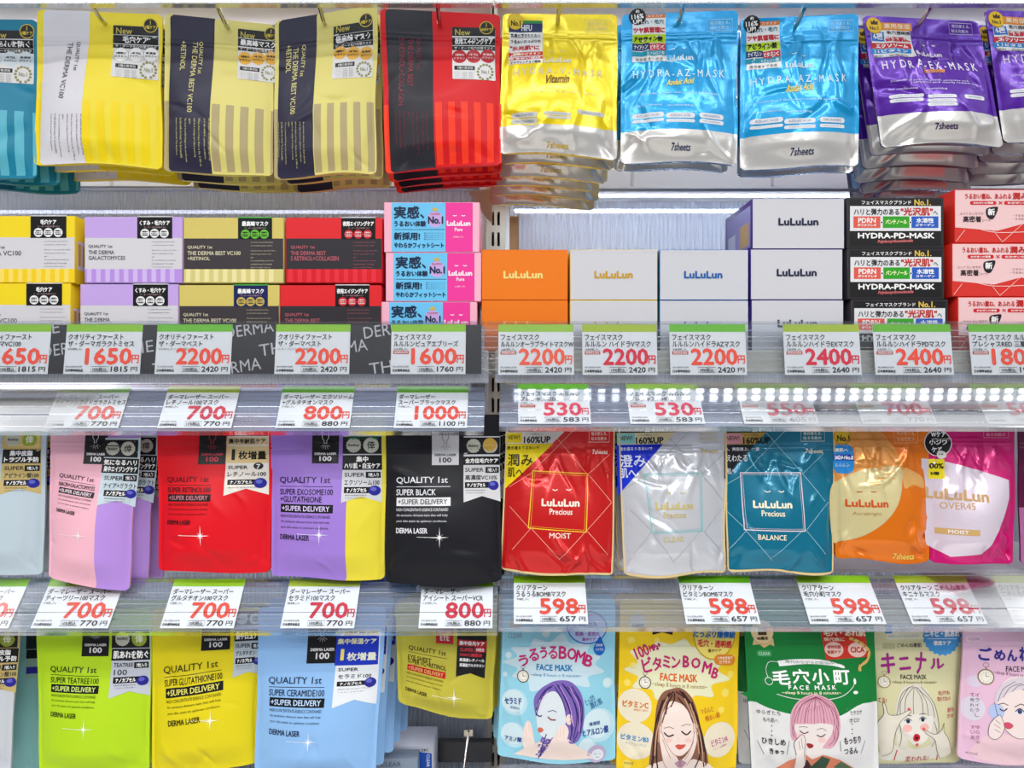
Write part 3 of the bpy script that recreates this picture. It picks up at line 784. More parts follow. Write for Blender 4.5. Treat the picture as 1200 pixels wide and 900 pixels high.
def q_vert(p, b0, b1, band, stripe, s0, sp, sw, sv, ink, lines, para, last=1.0, e=0.05):
    sh = p.sh; mb = p.b
    sh.band(mb, b0, 0, b1, 1, p.m(band), 0)
    u = s0
    while u < last: sh.band(mb, u, sv, min(u + sw, 1), 0.985, p.m(stripe), 1); u += sp
    sh.band(mb, 0, sv - 0.02, b0, 1, p.m(stripe), 1)
    for t, x0, y0, x1, y1, rot in lines: sh.text(mb, t, (x0 + x1) / 2 - (2.6 if 'QUAL' in t else 3.1), y0, (x0 + x1) / 2 + (2.6 if 'QUAL' in t else 3.1), y1, M(ink, 'label'), 0.06, side='cw', rot=rot)
    x0, y0, x1, y1, rot = para; n = len(PARA); w = (x1 - x0) / n
    for i, t in enumerate(PARA):
        xx = x1 - w * (i + 1) - (w * 0.25 if i < 2 else 0) * -1
        sh.text(mb, t, xx, y0, xx + w * 0.55, y0 + (y1 - y0) * len(t) / 47, M(ink, 'label'), 0, side='cw', rot=rot, res=1)


T1 = 'hanging stack of vertical print mask bags in the top row'
# teal bag, cut by the left edge of the picture
p = Pouch((-96, 22), (43, 23), (43, 208), (-95, 206), 0.05, '#157f9f', 'matte', 0.015, 3, 0.15, (-28, 27, 3, 3), pinch=0.004)
q_vert(p, 0.05, 0.44, '#0d5e80', '#5ab4c8', 0.47, 0.125, 0.07, 0.59, '#b8d8e0', [('THE DERMA BEST', -55, 60, -48, 130, 0)], (-80, 140, -45, 195, 0))
q_sticker(p, -14, 36, 39, 98, '肌あれを防ぐ', '#c8d4dc', '#223', (32, 37, 8.5), '3種ケア')
p.done('teal bag with pale blue stripes, cut off at the top left corner', T1, step(2, 0.014, 0.027, -0.003, 0.003), 'teal striped bag')
# yellow bag with white band
p = Pouch((44, 11), (190, 17), (190, 197), (40, 192), 0.05, '#f3de35', 'matte', 0.017, 5, 0.175, (120, 24, 3.2, 3), pinch=0.006)
q_vert(p, 0.05, 0.42, '#dcdae0', '#f6d90a', 0.425, 0.108, 0.055, 0.60, '#55525c', [('QUALITY 1st', 87, 48, 94, 84, 0.02), ('THE DERMA VC100', 73, 48, 82, 117, 0.07)], (59, 134, 97, 187, 0))
q_sticker(p, 133, 31, 186, 93, '毛穴ケア', '#f0f0f0', '#222', (176.5, 30, 8.5), '3種ケア')
p.done('yellow bag with a white upright band and yellow stripes', T1, step(2, 0.007, 0.027, -0.003, 0.004, 1), 'white banded yellow bag')
# two gold and navy bags
for i, (c, sd, lab) in enumerate(((((193, 16), (321, 29), (320, 207), (192, 202)), 7, 'gold bag with navy band, next to the white banded yellow bag'),
                                  (((322, 25), (442, 5), (441, 203), (321, 210)), 8, 'gold bag with navy band, next to the red and black bag'))):
    p = Pouch(*c, 0.05 if i == 0 else 0.046, '#e2d77c', 'matte', 0.017, sd, 0.17, ((265, 29, 3, 3) if i == 0 else (380, 26, 3, 3)), pinch=0.005)
    if i == 0:
        q_vert(p, 0.05, 0.46, '#2b2940', '#b5a577', 0.475, 0.125, 0.07, 0.57, '#dcd48c',
               [('QUALITY 1st', 232, 49, 239, 88, 0), ('THE DERMA BEST VC100', 222, 48, 230, 133, 0.03), ('+RETINOL', 211, 48, 219, 83, 0)], (206, 139, 247, 193, 0))
        q_sticker(p, 279, 36, 326, 96, '最高峰マスク', '#e8b03c', '#332', (318, 40, 8), '3種ケア')
    else:
        q_vert(p, 0.04, 0.41, '#2b2940', '#b5a577', 0.42, 0.125, 0.065, 0.58, '#dcd48c',
               [('QUALITY 1st', 352, 52, 358, 91, 0.03), ('THE DERMA BEST VC100', 340, 54, 350, 136, 0), ('+RETINOL', 335, 53, 342, 86, 0)], (326, 143, 358, 197, 0))
        q_sticker(p, 391, 28, 437, 92, '最高峰マスク', '#e8b03c', '#332', (429, 24, 8), '3種ケア')
    p.done(lab, T1, step(2, 0.008, 0.027, -0.003, 0.006, sd), 'gold bag with navy band on the %s' % ('left' if i == 0 else 'right'))
# red and black bag
p = Pouch((445, 10), (586, 17), (588, 192), (452, 205), 0.05, '#dc0c18', 'matte', 0.018, 9, 0.165, (515, 25, 3.2, 3), pinch=0.006)
q_vert(p, 0.045, 0.435, '#26262f', '#ff3c1c', 0.45, 0.107, 0.055, 0.60, '#8a3040',
       [('QUALITY 1st', 487, 45, 494, 82, 0), ('THE DERMA BEST', 477, 45, 485, 102, 0.02), ('5 RETINOL+COLLAGEN', 467, 45, 475, 123, 0.03)], (463, 131, 503, 180, 0))
q_sticker(p, 530, 32, 580, 96, '夜用エイジングケア', '#c01828', '#f4d8d8', (570, 33, 8), '60分ケア', base='#e6e6e6')
p.done('red and black bag with orange red stripes in the top row', T1, step(3, 0.002, 0.027, -0.002, 0.004, 4), 'red and black striped bag')

T2 = 'glossy hydrating mask bags in the top row'


def rows(p, rect, items, base='#f0f0f0', notch=False, name='sticker', L=3, r=0.8):
    sh = p.sh; mb = p.sticker(name); x0, y0, x1, y1 = rect; R = frac(*rect); w, h = x1 - x0, y1 - y0
    if notch: sh.poly(mb, [(x0, y0), (x1, y0), (x1, y1), ((x0 + x1) / 2, y1 - w * 0.16), (x0, y1)], M(base, 'label'), L)
    else: sh.rect(mb, *rect, M(base, 'label'), L, r=r)
    for it in items:
        f0, f1, bgc, txt, ink = it[:5]; a, b = (it[5], it[6]) if len(it) > 6 else (0.06, 0.94); bold = it[7] if len(it) > 7 else 0.2
        if bgc: sh.rect(mb, *R(it[8] if len(it) > 8 else 0, f0, it[9] if len(it) > 9 else 1, f1), M(bgc, 'label'), L + 1)
        if txt: pad = (f1 - f0) * 0.18; sh.text(mb, txt, *R(a, f0 + pad, b, f1 - pad), M(ink, 'label'), bold, L + 3)
    return mb


def eyes(sh, mb, cx, cy, gap, w, m, up=1):
    for sx in (-1, 1): sh.line(mb, spline([(cx + sx * gap - w, cy), (cx + sx * gap, cy + up), (cx + sx * gap + w, cy)], False, 4), 1.1, m, 5)


def hydra(p, silver_v, logo, title, script, name, sub, sheets, pills, hdr, ink='#f2f4f6', sub_col='#e0c860', sheet_col='#2a2a60', tiny=None, pillc='#e4e6ea'):
    sh, mb = p.sh, p.b; I = M(ink, 'label')
    sh.band(mb, 0, silver_v, 1, 1, mat('#dcdad6', 'foil'), 0)
    if logo: sh.text(mb, 'LuLuLun', *logo, I, 0.35); eyes(sh, mb, (logo[0] + logo[2]) / 2 - 1, logo[1] - 8, (logo[2] - logo[0]) * 0.2, 2, I)
    sh.text(mb, name, *title, I, 0.12); sh.text(mb, sub, *script, M(sub_col, 'label'), 0.25, 6, shear=0.35, rot=-0.08)
    sh.text(mb, '7sheets', *sheets, M(sheet_col, 'label'), 0.2)
    for q in pills:
        sh.rect(mb, *q, M(pillc, 'label'), 2, r=3); sh.text(mb, 'NIACINAMIDE' if q[2] - q[0] < 33 else 'AZELAIC ACID', q[0] + 5, q[1] + 1.6, q[2] - 5, q[3] - 1.6, M('#5070a0', 'label'), 0, 4, res=1)
    if hdr: sh.frame(mb, *hdr, 0.5, I, 2); R = frac(*hdr); sh.text(mb, '毎日使える。', *R(0.1, 0.15, 0.9, 0.45), I); sh.text(mb, '貼る化粧水', *R(0.1, 0.55, 0.85, 0.85), I)
    for t, r_ in (tiny or []): sh.text(mb, t, *r_, I, 0, res=1)


p = Pouch((589, 16), (723, 17), (723, 186), (585, 180), 0.05, '#f5da00', 'gloss', 0.019, 21, 0.155, (654, 24, 3, 3))
hydra(p, 0.81, (637, 68, 669, 74), (602, 80, 706, 88), (639, 88, 667, 98), 'H Y D R A - V - M A S K', 'Vitamin', (641, 167, 666, 174),
      [(599, 132, 630, 138), (599, 139, 630, 145), (637, 131, 669, 135), (640, 136, 669, 139), (676, 130, 709, 135)], (685, 24, 717, 38), '#d9d4b8', '#6a3c10', '#c8a828',
      [('Sounds of your skin', (610, 106, 700, 109))], '#cfcfc4')
rows(p, (596, 24, 636, 76), [(0.0, 0.06, '#2e9040', '', '#fff'), (0.06, 0.26, '#1c2c60', 'HIFU', '#e8ecf4', 0.38, 0.68), (0.28, 0.40, None, '乳液の浮きたたない', '#222'), (0.40, 0.52, None, 'うるおいたっぷりの', '#222'),
                             (0.53, 0.69, None, '"水光肌"に', '#c01828', 0.04, 0.9, 0.4), (0.70, 0.80, '#d82030', '7種類のビタミン', '#f4f0d0'), (0.82, 0.88, '#e05058', 'うるおい成分', '#fff'), (0.90, 0.98, None, 'ナイアシンアミド配合', '#444')])
mb = p.sticker(); p.sh.disc(mb, 604, 25, 9.5, M('#c8a020', 'label'), 5); p.sh.disc(mb, 604, 25, 8.4, M('#e8c838', 'label'), 6); p.sh.text(mb, 'No.1', 599, 24, 610, 30, M('#40300c', 'label'), 0.3, 8)
p.done('yellow glossy bag with a silver foot in the top row', T2, step(5, -0.003, 0.027, -0.008, 0.006, 6), 'yellow glossy bag with silver foot')


def az_sticker(p, x0, y0):
    rows(p, (x0, y0, x0 + 39, y0 + 57), [(0.0, 0.08, '#d87830', 'フェイスマスク', '#fff', 0.1, 0.9, 0), (0.09, 0.23, '#e8eef0', '肌荒れ・毛穴', '#1c6070'), (0.24, 0.42, None, 'ツヤ肌管理に', '#c01c2c', 0.03, 0.97, 0.5),
                                         (0.42, 0.60, '#bfe010', 'アゼライン酸', '#182018', 0.04, 0.9, 0.4), (0.60, 0.75, '#1c2c68', 'ナイアシン', '#e8ecf4', 0.05, 0.45, 0.15, 0, 0.5), (0.60, 0.75, '#c81c34', 'ビタミンC', '#fff', 0.54, 0.95, 0.15, 0.5, 1), (0.75, 0.86, '#1a9cb8', 'ヒアルロン酸', '#e0f4f8', 0.45, 0.95, 0.1), (0.88, 0.98, None, '角質層まで浸透', '#444', 0.1, 0.9, 0)])
    mb = p.sticker(); cx, cy = x0 + 6, y0 + 3; p.sh.disc(mb, cx, cy, 10.5, BLK, 7, n=20, star=0.1)
    p.sh.text(mb, '116%', cx - 7, cy - 3, cx + 7, cy + 2.5, WHT, 0.25, 9, rot=-0.1); p.sh.text(mb, 'UP!', cx - 5, cy + 3.5, cx + 5, cy + 8, WHT, 0.25, 9, rot=-0.1); p.sh.text(mb, '約', cx - 2, cy - 8, cx + 2, cy - 4.5, WHT, 0.1, 9)


AZT = ['Sounds of the skin renewed deeply', 'skin conditioning', 'moisturizing']
p = Pouch((729, 17), (865, 12), (863, 194), (727, 190), 0.048, '#08a0de', 'gloss', 0.019, 22, 0.155, (796, 24, 3, 3), edge='#0a4470')
hydra(p, 0.80, (781, 64, 812, 71), (743, 81, 850, 90), (782, 92, 813, 99), 'H Y D R A - A Z - M A S K', 'Azelaic Acid', (787, 168, 809, 176),
      [(742, 132, 777, 138), (742, 139.5, 777, 143), (781, 132, 814, 138), (781, 139.5, 814, 143), (819, 133, 849, 139), (819, 140.5, 849, 145)], (829, 23, 858, 37), '#d8eef6', '#e8d868', '#20305c',
      [(AZT[0], (752, 107, 842, 110)), (AZT[1], (745, 122, 775, 125)), (AZT[2], (783, 122, 812, 125))])
az_sticker(p, 741, 17)
p.done('bright blue glossy bag with silver foot, right of the yellow glossy bag', T2, step(1, -0.003, 0.027, -0.002, 0.003, 3), 'left bright blue bag')
p = Pouch((868, 22), (1006, 16), (1006, 194), (867, 200), 0.05, '#0aa4e2', 'gloss', 0.019, 23, 0.16, (934, 28, 3, 3), edge='#0a5a90')
hydra(p, 0.79, (920, 73, 952, 80), (882, 88, 993, 97), (921, 98, 953, 107), 'H Y D R A - A Z - M A S K', 'Azelaic Acid', (927, 173, 954, 181),
      [(880, 139, 916, 145), (880, 147, 916, 150.5), (920, 138, 956, 144), (920, 146, 956, 150), (960, 137, 992, 143), (960, 145, 992, 149)], (970, 24, 1000, 37), '#d8eef6', '#e8d868', '#20305c',
      [(AZT[0], (890, 115, 982, 118)), (AZT[1], (884, 130, 914, 133)), (AZT[2], (922, 129, 952, 132))])
az_sticker(p, 875, 25)
p.done('bright blue glossy bag with silver foot, beside the purple bag', T2, step(1, 0.004, 0.027, -0.003, 0.003, 5), 'right bright blue bag')


def ex_sticker(p, x0, y0, bx, by):
    rows(p, (x0, y0, x0 + 47, y0 + 41), [(0.0, 0.22, '#e89030', '薬用保湿', '#fff0d0', 0.3, 0.95, 0.1), (0.24, 0.52, '#2070c8', '6種', '#fff', 0.04, 0.28, 0.2, 0, 0.32), (0.22, 0.38, None, '毛穴透明感', '#222', 0.36, 0.96, 0.15), (0.38, 0.58, None, '白玉肌に', '#d02838', 0.36, 0.96, 0.5),
                                         (0.58, 0.74, '#d02430', 'エクソソーム', '#fff', 0.12, 0.9, 0.3), (0.74, 0.88, '#2488d0', '11ビタミン', '#fff', 0.1, 0.9, 0.15), (0.9, 0.99, None, '整肌・保湿成分', '#444', 0.08, 0.9, 0)], r=0.8)
    mb = p.sticker(); p.sh.disc(mb, bx, by, 9.5, M('#e0a818', 'label'), 7); p.sh.disc(mb, bx, by, 8.6, M('#f4c828', 'label'), 8)
    p.sh.poly(mb, [(bx - 4, by - 1), (bx - 4.5, by - 6), (bx - 2, by - 4), (bx, by - 7), (bx + 2, by - 4), (bx + 4.5, by - 6), (bx + 4, by - 1)], M('#4c3408', 'label'), 9); p.sh.text(mb, 'No.1', bx - 5, by + 1, bx + 5, by + 5, M('#4c3408', 'label'), 0.2, 9)


for i, dx in enumerate((0, 143)):
    ox = lambda *a: tuple(v + dx if k % 2 == 0 else v - (7 if dx else 0) for k, v in enumerate(a))
    p = Pouch(ox(1011, 18), ox(1146, 25), ox(1176, 171), ox(1033, 173), 0.05, '#5b1fa8', 'gloss', 0.021, 24 + i, 0.14, (*ox(1078, 27), 3, 3), edge='#2c1450')
    hydra(p, 0.765, ox(1073, 61, 1104, 66), ox(1036, 71, 1146, 81), ox(1082, 79, 1108, 85), 'H Y D R A - E X - M A S K', 'Exosome', ox(1097, 144, 1122, 151),
          [ox(1045, 110, 1081, 114), ox(1046, 115, 1081, 119), ox(1089, 110, 1121, 114), ox(1089, 115, 1121, 119), ox(1089, 119.5, 1122, 123.5), ox(1128, 112, 1155, 117)], ox(1112, 27, 1140, 40), '#efe8fa', '#f0a050', '#3a2058',
          [('Sounds of your skin with exosome and', ox(1048, 92, 1135, 95)), ('refreshed and clearly radiant daily', ox(1070, 95, 1150, 98)), ('skin conditioning', ox(1044, 102, 1074, 105)), ('moisturizing', ox(1086, 102, 1110, 105))])
    ex_sticker(p, *ox(1021, 27), *ox(1024, 30))
    if i == 0: p.done('purple glossy bag with silver foot, whole in view', T2, step(5, 0.003, 0.027, -0.008, 0.009, 8), 'whole purple bag')
    else: p.done('purple glossy bag cut off at the right edge of the top row', T2, step(4, 0.004, 0.030, -0.006, 0.006, 9), 'cut off purple bag')

# ---------------------------------------------------------------- laser care bags
LG = 'matt mask bags with a small upright tag, left bay'


def flare(sh, mb, cx, cy, r, col='#f4f4f4'):
    m = M(col, 'label')
    for a, l, w in ((0, 1.0, 0.7), (90, 1.1, 0.7), (45, 0.5, 0.4), (135, 0.5, 0.4)):
        ca, sa = math.cos(math.radians(a)), math.sin(math.radians(a))
        pts = [(cx + ca * r * l, cy + sa * r * l), (cx - sa * w, cy + ca * w), (cx - ca * r * l, cy - sa * r * l), (cx + sa * w, cy - ca * w)]
        sh.poly(mb, pts, m, 6)
    sh.line(mb, [(cx - r * 2.4, cy - 0.6), (cx, cy)], 0.5, m, 5); sh.disc(mb, cx, cy, 1.8, m, 7, n=10)


def laser(p, x, y, w, titles, ink, bar, bar_ink, rot=0.0, star=None, star_col='#f4f4f4', tag_r=None, tag_col='#18181a', tag_ink='#e8e8ea', eye=False):
    sh, mb = p.sh, p.b; I = M(ink, 'label'); s = w / 66.0; c, sn = math.cos(rot), math.sin(rot)
    def T(t, dx0, dy0, dx1, dy1, m=I, bold=0.12, L=5):
        bold = bold * s
        cx, cy = (dx0 + dx1) / 2 * s, (dy0 + dy1) / 2 * s; W, H = (dx1 - dx0) * s / 2, (dy1 - dy0) * s / 2
        px, py = x + cx * c - cy * sn, y + cx * sn + cy * c
        sh.text(mb, t, px - W, py - H, px + W, py + H, m, bold, L, rot)
    def RR(dx0, dy0, dx1, dy1, m, L=2):
        cx, cy = (dx0 + dx1) / 2 * s, (dy0 + dy1) / 2 * s; W, H = (dx1 - dx0) * s / 2, (dy1 - dy0) * s / 2
        px, py = x + cx * c - cy * sn, y + cx * sn + cy * c
        sh.rect(mb, px - W, py - H, px + W, py + H, m, L, rot)
    T('QUALITY 1st', 0, 0, 63, 8.5); RR(0, 11.4, 66, 12.1, I); yy = 15
    for t in titles: T(t, 0, yy, min(66, 4.4 * len(t)), yy + 7); yy += 9
    RR(0, yy + 1, 66, yy + 11, M(bar, 'label')); T('+SUPER DELIVERY', 2, yy + 3, 62, yy + 9, M(bar_ink, 'label'), 0.15); yy += 14
    for t, l in (('HIGH CONCENTRATE ESSENCE CONTAINED', 63), ('An exclusive skincare item that will help', 62), ('your skin attain its optimum conditions.', 61)): T(t, 0, yy, l, yy + 3.4, I, 0.0); yy += 7
    T('DERMA LASER', 0, yy + 3, 38, yy + 9, I, 0.2)
    if star: flare(sh, mb, *star, 11, star_col)
    if tag_r:
        x0, y0, x1, y1 = tag_r; R = frac(*tag_r); sh.rect(mb, *tag_r, M(tag_col, 'label'), 2); ti = M(tag_ink, 'label'); cx = (x0 + x1) / 2
        if not eye:
            sh.line(mb, [R(0.38, 0, 0, 0)[:2], R(0.38, 0.2, 0, 0)[:2], R(0.45, 0.28, 0, 0)[:2], R(0.45, 0.36, 0, 0)[:2], R(0.55, 0.36, 0, 0)[:2], R(0.55, 0.28, 0, 0)[:2], R(0.62, 0.2, 0, 0)[:2], R(0.62, 0, 0, 0)[:2]], 0.6, ti, 4)
            for a in (-55, -28, 0, 28, 55):
                q = math.radians(a); b = R(0.5, 0.38, 0, 0)[:2]; sh.line(mb, [(b[0] + 2 * math.sin(q), b[1] + 2 * math.cos(q)), (b[0] + 6.5 * math.sin(q), b[1] + 6.5 * math.cos(q))], 0.35, ti, 4)
            sh.text(mb, 'DERMA LASER', *R(0.1, 0.665, 0.9, 0.73), ti, 0.15); sh.text(mb, '100', *R(0.28, 0.78, 0.72, 0.92), ti, 0.3)
        else: sh.text(mb, 'DERMA LASER', *R(0.1, 0.3, 0.9, 0.45), ti, 0.1); sh.text(mb, 'EYE', *R(0.25, 0.55, 0.75, 0.85), ti, 0.3)


def capsule(sh, mb, cx, cy, r):
    sh.disc(mb, cx, cy, r, M('#2a2a90', 'label'), 8, ry=r * 0.85); sh.disc(mb, cx - r * 0.2, cy - r * 0.25, r * 0.5, M('#6468c8', 'label'), 9, ry=r * 0.35)


def seals(sh, mb, x0, y0, x1, y1, green=True):
    w = x1 - x0; cy = (y0 + y1) / 2; r = min((y1 - y0) / 2, w * 0.22) * 0.95
    sh.disc(mb, x0 + w * 0.27, cy, r, M('#c8c8b8', 'label'), 6, n=16, star=0.1); sh.text(mb, 'Bestbuy', x0 + w * 0.27 - r * 0.7, cy - r * 0.2, x0 + w * 0.27 + r * 0.7, cy + r * 0.25, M('#444', 'label'), 0.1, 8)
    sh.disc(mb, x0 + w * 0.74, cy, r, M('#98a838' if green else '#c8c8b8', 'label'), 6); sh.text(mb, '倖', x0 + w * 0.74 - r * 0.5, cy - r * 0.5, x0 + w * 0.74 + r * 0.5, cy + r * 0.5, M('#f0f4d8' if green else '#444', 'label'), 0.2, 8)


# --- middle row
Y3, Y3B = 0.062, 0.047
GST = [(0.30, 0.50, '#1c1c1e', '', '#fff')]


def plain_sticker(p, rect, t1, t2, sup, jp, base='#d8d8da', top='#1c1c1e', green=True, notch=True, supc='#222', n7='7枚入り', f=(0.02, 0.28, 0.30, 0.52)):
    mb = rows(p, rect, [(f[0], f[1], top, '', '#fff'), (f[2], f[3], '#161618', '', '#fff'), (f[3] + 0.03, f[3] + 0.12, None, sup, supc, 0.05, 0.55, 0.12),
                        (f[3] + 0.03, f[3] + 0.12, '#161618', n7, '#fff', 0.66, 0.92, 0.1, 0.60, 0.97), (f[3] + 0.13, f[3] + 0.25, None, jp, supc, 0.05, min(0.92, 0.05 + 0.11 * len(jp)), 0.12), (f[3] + 0.26, f[3] + 0.35, '#161618', 'ナノカプセル', '#fff', 0.1, 0.6, 0.15, 0.04, 0.7),
                        (f[3] + 0.37, f[3] + 0.40, None, '整肌保湿成分配合', '#555', 0.06, 0.6, 0), (f[3] + 0.41, f[3] + 0.44, None, 'うるおいのある肌へ', '#555', 0.06, 0.6, 0)], base, notch)
    x0, y0, x1, y1 = rect; R = frac(*rect); sh = p.sh
    fm = (f[2] + f[3]) / 2
    if t2:
        sh.text(mb, t1, *R(0.5 - 0.075 * len(t1), f[2] + 0.02, 0.5 + 0.075 * len(t1), fm - 0.01), WHT, 0.25, 7); sh.text(mb, t2, *R(0.05, fm + 0.01, 0.95, f[3] - 0.02), WHT, 0.25, 7)
    else: sh.text(mb, t1, *R(0.05, f[2] + 0.03, 0.95, f[3] - 0.03), WHT, 0.3, 7)
    seals(sh, mb, *R(0.02, f[0], 0.98, f[1]), green=green)
    cx, cy = R(0.82, f[3] + 0.31, 0, 0)[:2]; capsule(sh, mb, cx, cy, (x1 - x0) * 0.15)
    return mb


p = Pouch((-62, 486), (56, 486), (50, 672), (-60, 674), Y3, '#b9c9d2', 'matte', 0.016, 31, 0.2, yb=Y3B, pinch=0.006)
plain_sticker(p, (4, 504, 47, 579), '集中皮脂', 'トラブル予防', 'SUPER', 'アゼライン酸100', base='#c8b070', top='#d8c078')
p.done('pale grey blue bag with a gold label at the left edge', LG, step(2, 0.008, 0.027, -0.001, 0.002, 1), 'pale grey blue bag')

p = Pouch((59, 486), (165, 484), (151, 692), (57, 678), Y3, '#efb4c4', 'matte', 0.019, 32, 0.19, yb=0.036, pinch=0.008)
p.sh.band(p.b, 0.63, 0, 1, 1, p.m('#b48cdc'), 0)
laser(p, 69, 555, 44, ['NIACIN+GALACTOMYCES'], '#2a1c28', '#141416', '#f0dce4', 0.11, (92, 628), '#f8e4ec', (100, 505, 125, 544))
plain_sticker(p, (121, 514, 161, 592), '気になるハリ', '集中エイジングケア', 'SUPER', 'ナイア+ガラクト', base='#c4d4dc', green=False)
p.done('pink and lilac bag whose foot hangs over the lower rail', LG, step(2, 0.011, 0.027, 0.001, 0.001, 2), 'pink and lilac bag')

p = Pouch((184, 486), (320, 486), (317, 668), (186, 671), Y3, '#e00a1c', 'matte', 0.019, 33, 0.2, yb=Y3B, pinch=0.006)
laser(p, 194, 559, 54, ['SUPER RETINOL100'], '#3a1418', '#141416', '#c08088', 0.0, (235, 628), '#fff', (233, 506, 265, 544), tag_ink='#c83848')
mb = rows(p, (266, 505, 314, 580), [(0.0, 0.08, '#283038', '数量限定 8枚入り', '#fff', 0.06, 0.9, 0.1), (0.10, 0.22, '#d8c090', '集中年齢肌ケア', '#222'), (0.24, 0.50, '#e0c890', '1', '#201810', 0.13, 0.2, 0.25), (0.28, 0.48, None, '枚増量', '#201810', 0.30, 0.95, 0.3),
                                    (0.53, 0.61, None, 'SUPER', '#222', 0.05, 0.5, 0.15), (0.62, 0.73, None, 'レチノール100', '#222', 0.05, 0.92, 0.15), (0.76, 0.84, '#161618', 'ナノカプセル', '#fff', 0.1, 0.6, 0.1, 0.04, 0.72), (0.87, 0.90, None, '整肌保湿成分配合', '#555', 0.06, 0.7, 0)], '#ece6dc', True)
capsule(p.sh, mb, 305, 566, 7); p.sh.disc(mb, 303, 546, 5.5, M('#2a3038', 'label'), 6, ry=4); p.sh.text(mb, '7', 301, 544, 305, 549, WHT, 0.2, 8)
p.done('plain red bag with a sparkle and small black tag', LG, step(2, 0.002, 0.027, -0.001, 0.002, 3), 'plain red bag with sparkle')

p = Pouch((317, 484), (453, 482), (451, 679), (318, 675), Y3, '#a07cd4', 'matte', 0.019, 34, 0.2, yb=Y3B, pinch=0.005)
p.sh.band(p.b, 0.675, 0, 1, 1, p.m('#e8d83c'), 0)
laser(p, 327, 559, 63, ['SUPER EXOSOME100', '+GLUTATHIONE'], '#2c2040', '#141416', '#d8c8f0', 0.0, (374, 627), '#f4f0fc', (366, 506, 397, 543))
plain_sticker(p, (402, 510, 447, 588), '集中', 'ハリ肌・白玉ケア', 'SUPER', 'エクソソーム100', base='#d4d6da', green=False)
p.sh.text(p.st[-1][1], 'スギ薬局グループ限定', 404, 511, 444, 515, M('#1c7048', 'label'), 0.1, 9)
p.done('lilac bag with a yellow side panel and black tag', LG, step(2, 0.006, 0.027, -0.001, 0.002, 4), 'lilac and yellow bag')

p = Pouch((452, 487), (586, 487), (588, 683), (452, 686), Y3, '#15161d', 'matte', 0.019, 35, 0.2, yb=0.040, pinch=0.006)
laser(p, 464, 559, 64, ['SUPER BLACK'], '#e6e6ea', '#e8e8ea', '#55555c', 0.0, (515, 630), '#f4f4f4', (506, 506, 538, 545), '#dcdce0', '#333')
plain_sticker(p, (543, 511, 586, 588), '全方位毛穴ケア', '', 'SUPER', '高濃度VC10%', base='#d8d8da', green=False, f=(0.02, 0.28, 0.31, 0.44))
p.sh.disc(p.st[-1][1], 574, 521, 8, M('#d0a848', 'label'), 9)
p.done('black bag with white lettering and a white tag', LG, step(2, 0.003, 0.027, -0.001, 0.002, 5), 'black bag')

# ---------------------------------------------------------------- diamond pattern bags
DG = 'glossy mask bags with a smiling face mark, middle row'


def header(sh, mb, r, ink):
    R = frac(*r); I = M(ink, 'label'); sh.frame(mb, *r, 0.5, I, 2); sh.text(mb, '毎日使える。', *R(0.1, 0.16, 0.9, 0.45), I); sh.text(mb, '貼る化粧水', *R(0.1, 0.56, 0.88, 0.86), I)


def precious(p, sq, line_col, sq_col, ink, word, tri, hdr, sheet, x0, hy):
    sh, mb = p.sh, p.b; LN = M(line_col, 'label'); SQ = M(sq_col, 'label'); I = M(ink, 'label')
    (ax, ay), (bx, by), (cx, cy), (dx, dy) = sq; w, h = bx - ax, dy - ay; mx = (ax + bx) / 2
    lines = [((ax, ay), (ax + 52, ay - 53)), ((bx, by), (bx - 45, by - 52)), ((ax, ay), (ax - 27, ay + 18)), ((dx, dy), (dx - 24, dy - 25)), ((bx, by), (bx + 28, by + 32)), ((cx, cy), (cx + 30, cy - 32)), ((dx, dy), (mx, dy + 36)), ((cx, cy), (mx, cy + 34)), ((cx, cy), (cx + 26, cy + 28)), ((dx, dy), (dx - 20, dy + 26)), ((bx, by), (bx + 26, by - 24)), ((bx - 45, by - 52), (ax - 27, ay + 18))]
    for a, b in lines[:11]: sh.line(mb, [a, b], 0.55, LN, 2)
    sh.line(mb, sq, 1.5, SQ, 3, True); sh.line(mb, [(ax + 2.2, ay + 2), (bx - 2.2, by + 2.6), (cx - 2.2, cy - 2.2), (dx + 2.6, dy - 2)], 0.5, SQ, 4, True)
    ex = mx + 2; ey = ay + (dy - ay) * 0.31
    eyes(sh, mb, ex, ey, 8, 3, I, 1.3)
    sh.text(mb, 'LuLuLun', mx - 21, ay + h * 0.49, mx + 22, ay + h * 0.61, I, 0.5); sh.text(mb, 'Precious', mx - 12, ay + h * 0.66, mx + 14, ay + h * 0.76, I, 0.15)
    sh.text(mb, word, mx - 2.0 * len(word) - 2, dy + 6, mx + 2.0 * len(word) + 2, dy + 12, I, 0.1)
    header(sh, mb, hdr, ink); sh.text(mb, '7sheets', *sheet, I, 0.1)
    for q in ((0, 0, 0.014, 1), (0.986, 0, 1, 1), (0.014, 0.986, 0.986, 1)): sh.band(mb, *q, M('#dcc48c', 'label'), 9)


